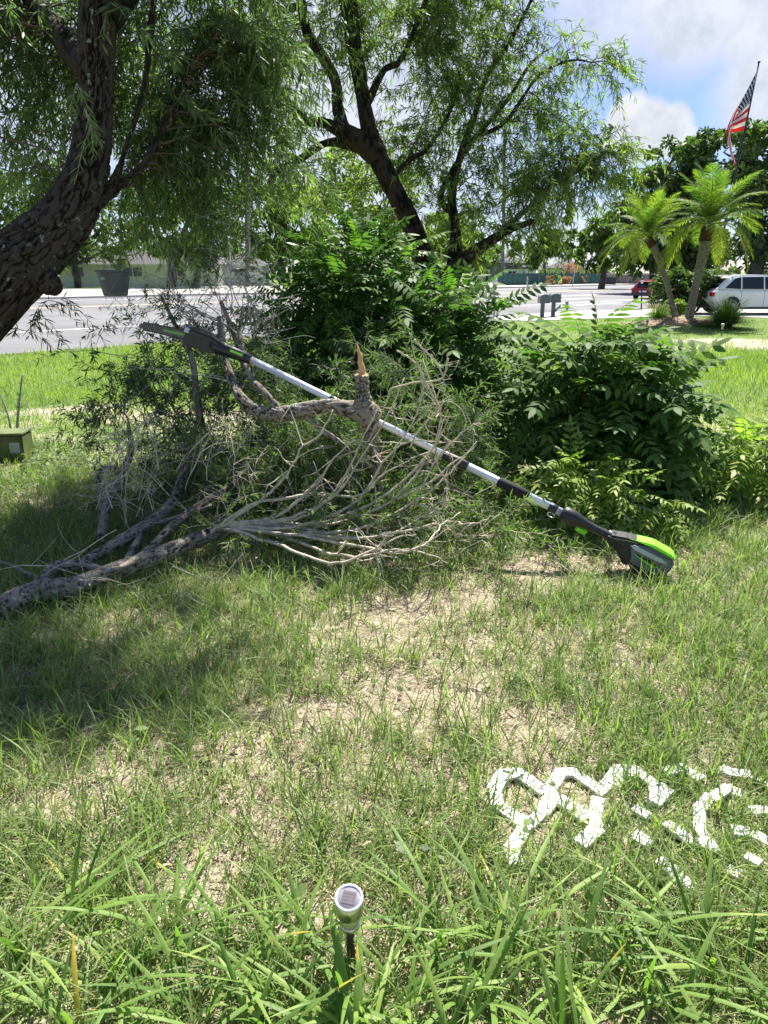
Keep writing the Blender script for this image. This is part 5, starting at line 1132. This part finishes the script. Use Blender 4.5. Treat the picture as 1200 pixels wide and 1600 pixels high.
# poles, signs, lamps
def cyl(name, base, h, r0, r1, mat, parent=None, top=None, n=12):
    a_ = Acc(); b0 = np.array(base, float); t_ = b0 + [0, 0, h] if top is None else np.array(top, float); tubes(a_, np.array([b0, (b0 + t_) / 2, t_]), np.array([r0, (r0 + r1) / 2, r1]), n)
    return a_.build(name, mat, parent, True)
def pole_thing(name, px, yb, ytop, wpx, label, cat, mat, xtop=None):
    g_ = G(px, yb); Y = float(g_[1]); t_ = P(xtop or px, ytop, Y); r = wpx * Y / F / 2
    o = empty(name, g_, label, cat); cyl('shaft', g_, 0, r, r * .85, mat, o, t_); return o, g_, t_
o, g_, t_ = pole_thing('utility_pole', 387, 450, 200, 7.5, 'weathered wooden utility pole standing before the garage', 'utility pole', M_util)
box('crossarm', (t_[0] - 1.2, t_[1] - .06, t_[2] - .7), (t_[0] + 1.2, t_[1] + .06, t_[2] - .55), M_util, o, True)
o, g_, t_ = pole_thing('utility_pole', 785, 447, 200, 5, 'pale utility pole at the left end of the green fence', 'utility pole', M_util, 789)
box('crossarm', (t_[0] - 1.2, t_[1] - .06, t_[2] - .7), (t_[0] + 1.2, t_[1] + .06, t_[2] - .55), M_util, o, True)
o, g_, t_ = pole_thing('sign_post', 359, 452, 385, 1.8, 'thin pale metal post left of the garage', 'post', M_post); box('cap', t_ - .05, t_ + .05, M_post, o, True)
o, g_, t_ = pole_thing('marker_post', 824, 449, 433, 2.6, 'short pale post against the green fence', 'post', M_post); box('cap', t_ - .09, t_ + [.09, .09, .05], M_post, o, True)
o, g_, t_ = pole_thing('sign_post', 894, 447, 419, 1.8, 'slightly leaning pale post in front of the tan shrub', 'post', M_post, 899); box('cap', t_ - .05, t_ + .05, M_post, o, True)
# globe lamp post and lantern post
g_ = G(772, 496); Y = float(g_[1]); t_ = P(773, 446, Y); o = empty('garden_lamp_post', g_, 'white garden lamp post with clear globe left of the mailboxes', 'lamp post'); k = Y / F
cyl('post', g_, 0, 1.9 * k, 1.7 * k, M_post, o, t_); lathe('globe', [(r_ * k * 4.4, z_ * k * 6.5) for r_, z_ in [(.4, -.9), (.75, -.6), (1, 0), (.9, .5), (.6, .85), (.1, 1)]], M_globe, o, 16, Matrix.Translation(Vector(t_ + [0, 0, 5 * k]) - o.location)); lathe('cap', [(2.4 * k, 0), (1.2 * k, 1.5 * k), (.4 * k, 3 * k)], M_gry, o, 12, Matrix.Translation(Vector(t_ + [0, 0, 11.5 * k]) - o.location))
g_ = G(1002, 484); Y = float(g_[1]); t_ = P(1003, 443, Y); o = empty('garden_lamp_post', g_, 'black lamp post with white lantern beside the red car', 'lamp post'); k = Y / F
cyl('post', g_, 0, 1.0 * k, .9 * k, M_blk, o, t_); lathe('lantern', [(1.6 * k, 0), (2.6 * k, 5 * k), (2.7 * k, 5.2 * k)], M_globe, o, 8, Matrix.Translation(Vector(t_) - o.location), smoothf=False); lathe('cap', [(3.2 * k, 0), (1.2 * k, 2.4 * k), (.3 * k, 3.4 * k)], M_blk, o, 8, Matrix.Translation(Vector(t_ + [0, 0, 5.3 * k]) - o.location))
# mailboxes
def mailbox(px, yb, ytop, label, mat, pmat, brace):
    g_ = G(px, yb); k = float(g_[1]) / F; h = (yb - ytop) * k; o = empty('mailbox', (g_[0], g_[1], LOW), label, 'mailbox')
    box('post', (-3.1 * k, -.05, 0), (2.6 * k, .06, h * .68), pmat, o, False, .01)
    pr = [(-6.5 * k, h * .62), (8 * k, h * .62), (8 * k, h * .88)] + [(.75 * k + 7.25 * k * math.cos(q), h * .88 + h * .12 * math.sin(q)) for q in np.linspace(.2, math.pi - .2, 6)] + [(-6.5 * k, h * .88)]
    bd = prism('box', pr, -.28, .28, mat, o, .006)
    prism('door', [(a_ * .94 + .02 * k, b__ * .99 + .003) for a_, b__ in pr], -.30, -.283, pmat, bd)
    if brace: prism('newspaper_holder', [(2 * k, h * .18), (10 * k, h * .42), (10 * k, h * .52), (2 * k, h * .28)], -.05, .05, pmat, o, .004)
    box('flag', (8.1 * k, -.12, h * .74), (8.7 * k, -.06, h * 1.02), M_tail if False else pmat, o)
mailbox(847, 496, 462, 'left mailbox with a weathered grey box on a thick teal post', M_mailB, M_mailA, False)
mailbox(864, 495, 461, 'right mailbox with a dark teal box and an angled side arm', M_mailA, M_mailA, True)
o, g_, t_ = pole_thing('marker_post', 886, 484, 473, 4, 'short tan marker post right of the mailboxes', 'post', M_conc); box('cap', t_ - .07, t_ + .06, M_conc, o, True)
# trash bin
g_ = G(953, 445.5); k = float(g_[1]) / F; o = empty('trash_bin', (g_[0], g_[1], LOW), 'dark wheeled trash bin standing on the far pavement by the wooden fence', 'trash bin')
prism('body', [(-7 * k, .1), (7 * k, .1), (8.5 * k, 11 * k), (-8.5 * k, 11 * k)], -.45, .45, M_bin, o, .04); prism('lid', [(-9 * k, 11.1 * k), (9 * k, 11.1 * k), (8 * k, 12.8 * k), (-8 * k, 12.8 * k)], -.5, .5, M_gry, o, .03)
for s_ in (-1, 1): lathe('wheel', [(.14, -.04), (.14, .04)], M_tyre, o, 14, Matrix.Translation((s_ * 5.5 * k, -.47, .14)) @ Matrix.Rotation(rad(90), 4, 'X'))

# ------------------------------------------------------------------ cars
def car(base, rz, L, H, Wd, label, paint, wheels_r=.36, mirror=False, cat='car', name='parked_car'):
    o = empty(name, base, label, cat, None, rz); h = H; w2 = Wd / 2
    lower = [(0, .30 * h), (.01 * L, .22 * h), (.04 * L, .17 * h), (.94 * L, .17 * h), (.99 * L, .22 * h), (L, .36 * h), (.985 * L, .46 * h), (.80 * L, .57 * h), (.74 * L, .60 * h), (.03 * L, .62 * h), (.005 * L, .55 * h)]
    bd = prism('body', lower, -w2, w2, paint, o, .05)
    cab = [(.02 * L, .60 * h), (.085 * L, .80 * h), (.15 * L, .935 * h), (.22 * L, .985 * h), (.45 * L, h * .995), (.56 * L, .965 * h), (.735 * L, .60 * h)]
    bm = bmesh.new(); A = [bm.verts.new((a_, -w2 * (.97 - .20 * (b__ / h - .6) / .4), b__)) for a_, b__ in cab]; B_ = [bm.verts.new((a_, w2 * (.97 - .20 * (b__ / h - .6) / .4), b__)) for a_, b__ in cab]
    bm.faces.new(A); bm.faces.new(B_[::-1])
    for i in range(len(cab)): j = (i + 1) % len(cab); bm.faces.new((A[j], A[i], B_[i], B_[j]))
    bmesh.ops.recalc_face_normals(bm, faces=bm.faces[:]); bmesh.ops.bevel(bm, geom=bm.edges[:], offset=.07, segments=3, affect='EDGES'); bm_obj('cabin', bm, paint, o, False)
    def sidewin(pts, nm='window'):
        for sg in (-1, 1):
            v = []
            for off in (.004, .02):
                for a_, b__ in pts: v.append((a_ * L, sg * (w2 * (.97 - .20 * (b__ - .6) / .4) + off - .004), b__ * h))
            n = len(pts); f = [tuple(range(n, 2 * n))] + [(i, (i + 1) % n, n + (i + 1) % n, n + i) for i in range(n)]
            meshobj(nm, v, f, M_dark, o)
    sidewin([(.10, .665), (.235, .645), (.235, .93), (.185, .895)]); sidewin([(.25, .645), (.43, .64), (.43, .94), (.25, .935)]); sidewin([(.445, .64), (.66, .63), (.555, .91), (.445, .94)])
    # rear glass and windscreen
    meshobj('rear_window', [(.035 * L - .0, -w2 * .8, .64 * h), (.035 * L - .0, w2 * .8, .64 * h), (.125 * L, w2 * .68, .90 * h), (.125 * L, -w2 * .68, .90 * h)], [(0, 1, 2, 3)], M_dark, o).location = (-.012, 0, .01)
    meshobj('windscreen', [(.725 * L, -w2 * .82, .63 * h), (.725 * L, w2 * .82, .63 * h), (.585 * L, w2 * .7, .93 * h), (.585 * L, -w2 * .7, .93 * h)], [(0, 1, 2, 3)], M_dark, o).location = (.02, 0, .02)
    prism('spoiler', [(.07 * L, .95 * h), (.15 * L, .965 * h), (.15 * L, .99 * h), (.065 * L, .965 * h)], -w2 * .7, w2 * .7, paint, o, .01)
    prism('bumper', [(-.015 * L, .2 * h), (.03 * L, .16 * h), (.03 * L, .34 * h), (-.015 * L, .33 * h)], -w2 * .96, w2 * .96, M_carlow, o, .02)
    prism('sill', [(.2 * L, .14 * h), (.78 * L, .14 * h), (.78 * L, .20 * h), (.2 * L, .20 * h)], -w2 * 1.005, w2 * 1.005, M_carlow, o, .01)
    for sg in (-1, 1):
        box('tail_light', (-.008 * L, sg * w2 * .98 - .01 if sg < 0 else w2 * .72, .46 * h), (.05 * L, -w2 * .72 if sg < 0 else w2 * 1.004, .56 * h), M_tail, o, False, .01)
        box('headlight', (.93 * L, sg * w2 * .98 if sg < 0 else w2 * .7, .42 * h), (.992 * L, -w2 * .7 if sg < 0 else w2 * .99, .49 * h), M_globe, o, False, .01)
        box('mirror', (.60 * L, sg * (w2 + .16) if sg < 0 else w2 * .95, .60 * h), (.635 * L, -w2 * .95 if sg < 0 else w2 + .16, .69 * h), paint, o, False, .02)
        for d_ in (.30, .50): box('door_handle', (d_ * L, sg * (w2 + .025) if sg < 0 else w2 - .01, .535 * h), (d_ * L + .2, -w2 + .01 if sg < 0 else w2 + .025, .56 * h), paint, o, False, .008)
        for d_ in (.24, .44, .66): box('door_gap', (d_ * L, sg * (w2 + .003) if sg < 0 else w2 - .02, .21 * h), (d_ * L + .012, -w2 + .02 if sg < 0 else w2 + .003, .60 * h), M_carlow, o)
        for d_ in (.17, .82):
            wx = lathe('wheel', [(wheels_r * .6, -.11), (wheels_r * .98, -.11), (wheels_r, -.06), (wheels_r, .06), (wheels_r * .98, .11), (wheels_r * .6, .11)], M_tyre, o, 28); wx.location = (d_ * L, sg * (w2 - .08), wheels_r); wx.rotation_euler = (rad(90), 0, 0)
            lathe('rim', [(wheels_r * .62, -.115), (wheels_r * .62, -.118), (wheels_r * .1, -.10), (.01, -.10)], M_rim, wx, 20); lathe('rim', [(wheels_r * .62, .115), (wheels_r * .62, .118), (wheels_r * .1, .10), (.01, .10)], M_rim, wx, 20)
    box('number_plate', (-.02 * L, -.26, .36 * h), (-.012 * L, .26, .44 * h), M_white, bd)
    return o
g_ = G(1140, 493); k = float(g_[1]) / F; x0 = P(1112, 470, float(g_[1]))[0]
car((x0, g_[1] + .95, LOW + .025), rad(2), 4.9, 58 * k, 1.9, 'white sport utility car parked in the drive, cut by the right edge', M_carw, .37)
g_ = G(1014, 468); k = float(g_[1]) / F
car((P(1005, 470, float(g_[1]))[0], g_[1] + .2, LOW + .02), rad(50), 4.2, 27.5 * k, 1.65, 'dark red car seen from behind at the road beyond the palms', M_carr, .27)

# ------------------------------------------------------------------ palms, bed plants, flag
def palm_frond(seed, L, droop, nlf=46, yellow=0.):
    rg = np.random.default_rng(seed); a_ = Acc(); t = np.linspace(0, 1, 14); ax2 = lambda t: np.stack([L * (t - .12 * t * t * droop), 0 * t, L * (.35 * t - droop * t ** 2.2)], -1)
    tubes(a_, ax2(t), np.linspace(.02, .004, 14), 4, .6 + yellow)
    tt = np.repeat(np.linspace(.12, .99, nlf), 2); p = ax2(tt); e = 1e-3; tg = nrm(ax2(tt + e) - ax2(tt)); sd = np.tile([1., -1.], nlf)[:, None] * np.array([[0, 1., 0]])
    up = nrm(np.cross(tg, np.array([[0, 1., 0]]))); up = np.where(up[:, 2:3] < 0, -up, up)
    D = nrm(sd * .9 + tg * .75 + up * .35 + rg.normal(0, .12, p.shape)); sz = np.sin(np.clip(tt, .05, .97) * math.pi) ** .5
    strips(a_, p, D, nrm(up + sd * .2), .36 * sz * L / 1.6, .02, .35, (0, 0, -1), 3, [.6, 1, .7, .05], np.clip(rg.normal(.42 + yellow, .12, 2 * nlf), 0, 1))
    me_o = a_.build('frond', M_palm); me = me_o.data; bpy.data.objects.remove(me_o); return me
PV = [palm_frond(i, 1.9, d_, 62, y_) for i, (d_, y_) in enumerate([(.32, 0), (.5, 0), (.7, .12), (.9, .38)])]
def palm(pts, label, nfr=34, scale=1.):
    w = [P(a_, b__, c_) for a_, b__, c_, d_ in pts]; base = w[0].copy(); base[2] = float(gz(base[0], base[1])); w[0][2] = base[2] - .1
    o = empty('palm_tree', base, label, 'palm', 'palms on the mulch mound'); r = [d_ * .8 * c_ / F / 2 for a_, b__, c_, d_ in pts]
    p = spline(np.column_stack([w, r]), 60); a_ = Acc(); cut = 42
    rings = lambda n, k, ns: (.010 * np.sin(np.arange(k) * 1.9))[None, :, None] + R.normal(0, .003, (n, k, ns))
    tubes(a_, p[:cut, :3], p[:cut, 3], 18, None, rings); a_.build('trunk', M_palmtrunk, o, True)
    a_ = Acc(); tubes(a_, p[cut - 1:, :3], p[cut - 1:, 3] * 1.0, 18, None, lambda n, k, ns: R.normal(.008, .012, (n, k, ns))); bt = a_.build('boot_sheath', M_palmboot, o, False)
    top = p[-1, :3]
    for i in range(nfr):
        el = (i / nfr); az = i * 2.399 + R.normal(0, .15); v_ = 0 if el < .3 else (1 if el < .6 else (2 if el < .82 else 3))
        f = bpy.data.objects.new('frond', PV[v_]); C.objects.link(f); f.parent = o
        f.matrix_local = Matrix.Translation(Vector(top) - o.location) @ Matrix.Rotation(az, 4, 'Z') @ Matrix.Rotation(-rad(68 - 86 * el + R.normal(0, 7)), 4, 'Y') @ Matrix.Scale(scale * R.uniform(.85, 1.1), 4)
YP = float(MOUND[1])
palm([(1075, 506, YP, 17), (1082, 470, YP, 15), (1091, 430, YP, 15), (1099, 395, YP, 19), (1106, 360, YP, 22), (1109, 350, YP, 14)], 'taller palm with a thick leaning trunk on the right of the mound', 40, 1.0)
palm([(1057, 506, YP + .1, 13), (1049, 470, YP + .1, 10), (1038, 430, YP + .1, 10), (1025, 395, YP + .1, 13), (1014, 376, YP + .1, 15), (1011, 370, YP + .1, 9)], 'shorter palm leaning left on the mound', 34, .86)
bush(1078, 490, 58, 76, M_far, 'flowering shrub with red blossoms between the palm trunks', 14000, .15, name='flowering_shrub', group='bed plants around the palms')
fl = bpy.data.objects[[q.name for q in bpy.data.objects if q.name.startswith('flowering_shrub')][0]]
fv = np.array([v.co[:] for v in fl.children[0].data.vertices]); pk = fv[R.choice(len(fv), 260)]; 
a = Acc(); sel = pk[pk[:, 2] > LOW + .7]; n = len(sel) * 5; q = np.repeat(sel, 5, 0); strips(a, q, nrm(R.normal(0, 1, (n, 3)) + [0, -.3, .4]), nrm(R.normal(0, 1, (n, 3))), .05, .04, .1, (0, 0, -1), 2, [.4, 1, .3]); attach(a.build('blossoms', M_flower), fl)
def fountain_grass(px, yb, rpx, hpx, label, n=2200):
    g_ = G(px, yb); k = float(g_[1]) / F; o = empty('fountain_grass', g_, label, 'grass clump', 'bed plants around the palms'); a_ = Acc(); h = R.random(n) * 6.28; le = R.random(n) ** .7 * 1.1
    D = np.stack([np.cos(h) * le, np.sin(h) * le, np.ones(n)], -1); strips(a_, np.column_stack([R.normal(0, .07, (n, 2)), np.zeros(n)]), D, np.stack([np.cos(h), np.sin(h), -.3 + 0 * h], -1), hpx * k * R.uniform(.8, 1.35, n), .012, le * .55, np.stack([np.cos(h), np.sin(h), -1.1 + 0 * h], -1), 5, [.6, 1, 1, .8, .5, .05], np.clip(R.normal(.3, .12, n), 0, 1))
    a_.build('blades', M_lawn, o, world=False); a_ = Acc(); m_ = 26; h = R.random(m_) * 6.28
    D = np.stack([np.cos(h) * .6, np.sin(h) * .6, np.ones(m_)], -1); strips(a_, np.zeros((m_, 3)), D, np.array([[0, 1., 0]]), hpx * k * 1.7, .008, .25, (0, 0, -1), 5, [.6, .6, .6, .8, 3, 1], .8); a_.build('seed_heads', M_straw, o, world=False)
fountain_grass(1132, 512, 40, 42, 'rounded green fountain grass with pale plumes before the white car', 2600)
bush(1048, 500, 24, 30, M_farL, 'low yellow green shrub at the left foot of the palms', 2600, .13, name='flowering_shrub', group='bed plants around the palms')
fountain_grass(1028, 505, 24, 28, 'small fountain grass clump at the left foot of the palms', 1200)
# mulch chips
ac = Acc(); n = 2600; q = np.sqrt(R.random(n)); th = R.random(n) * 6.28; x = MOUND[0] + q * 1.7 * np.cos(th); y = MOUND[1] - .1 + q * 1.25 * np.sin(th); h = R.random(n) * 6.28
strips(ac, np.stack([x, y, gz(x, y) + .06 * (1 - q ** 4)], -1), np.stack([np.cos(h), np.sin(h), R.uniform(0, .5, n)], -1), np.tile([0, 0, 1.], (n, 1)), R.uniform(.04, .1, n), .025, 0, (0, 0, -1), 2, [.8, 1, .6], R.uniform(0, .8, n)); stuff(ac.build('mulch_chips', M_straw))
# flag on its leaning pole
YG = 33.; fb = G(1112, 488); YG = float(fb[1]) + 1.; tb = P(1186, 97, YG); bb_ = P(1108, 470, YG); dv_ = (tb - bb_); t_ = (LOW - tb[2]) / dv_[2]; bs = tb + dv_ * t_
FP = empty('flagpole', bs, 'dark leaning flagpole with a ball top behind the taller palm', 'flagpole'); k = YG / F
cyl('pole', bs, 0, 1.9 * k, 1.0 * k, M_blk, FP, tb); lathe('ball', [(.1 * k, -2 * k), (1.5 * k, -1 * k), (2. * k, 0), (1.5 * k, 1.2 * k), (.1 * k, 2 * k)], M_blk, FP, 12, Matrix.Translation(Vector(tb) - FP.location))
FL = empty('american_flag', P(1183, 112, YG), 'American flag hanging limp from the leaning flagpole', 'flag')
nu, nv = 60, 40; U, V = np.meshgrid(np.linspace(0, 1, nu), np.linspace(0, 1, nv))
def cpx(c, t): return spline(c, 200)[(np.clip(t, 0, 1) * 199).astype(int)]
hoist = cpx([(1182, 112), (1176, 142), (1169, 172), (1162, 204)], V)      # down the pole
topedge = cpx([(0, 0), (-14, 26), (-29, 52), (-44, 84), (-44, 112)], U); botedge = cpx([(0, 0), (-12, 2), (-24, 6), (-22, 30), (-14, 56)], U)
xy = hoist + topedge * (1 - V[..., None]) + botedge * V[..., None]
dep = YG - .04 - (.16 * np.sin(V * 9 + U * 3) + .10 * np.sin(U * 6 + V * 15)) * np.clip(U * 3, 0, 1)
xy[..., 0] += 2.2 * np.sin(V * 12 + U * 4) * np.clip(U * 2, 0, 1)
vv = np.array([P(a_, b__, c_) for a_, b__, c_ in zip(xy[..., 0].ravel(), xy[..., 1].ravel(), dep.ravel())])
ii = np.arange(nu * nv).reshape(nv, nu); ff = np.stack([ii[:-1, :-1], ii[:-1, 1:], ii[1:, 1:], ii[1:, :-1]], -1).reshape(-1, 4)
o = meshobj('cloth', vv, ff, M_flag, None, None, True, np.stack([U.ravel(), V.ravel()], -1)); attach(o, FL)
md = o.modifiers.new('thickness', 'SOLIDIFY'); md.thickness = .004
print('tris', sum(len(m_.polygons) * 2 for m_ in bpy.data.meshes), 'objs', len(bpy.data.objects))
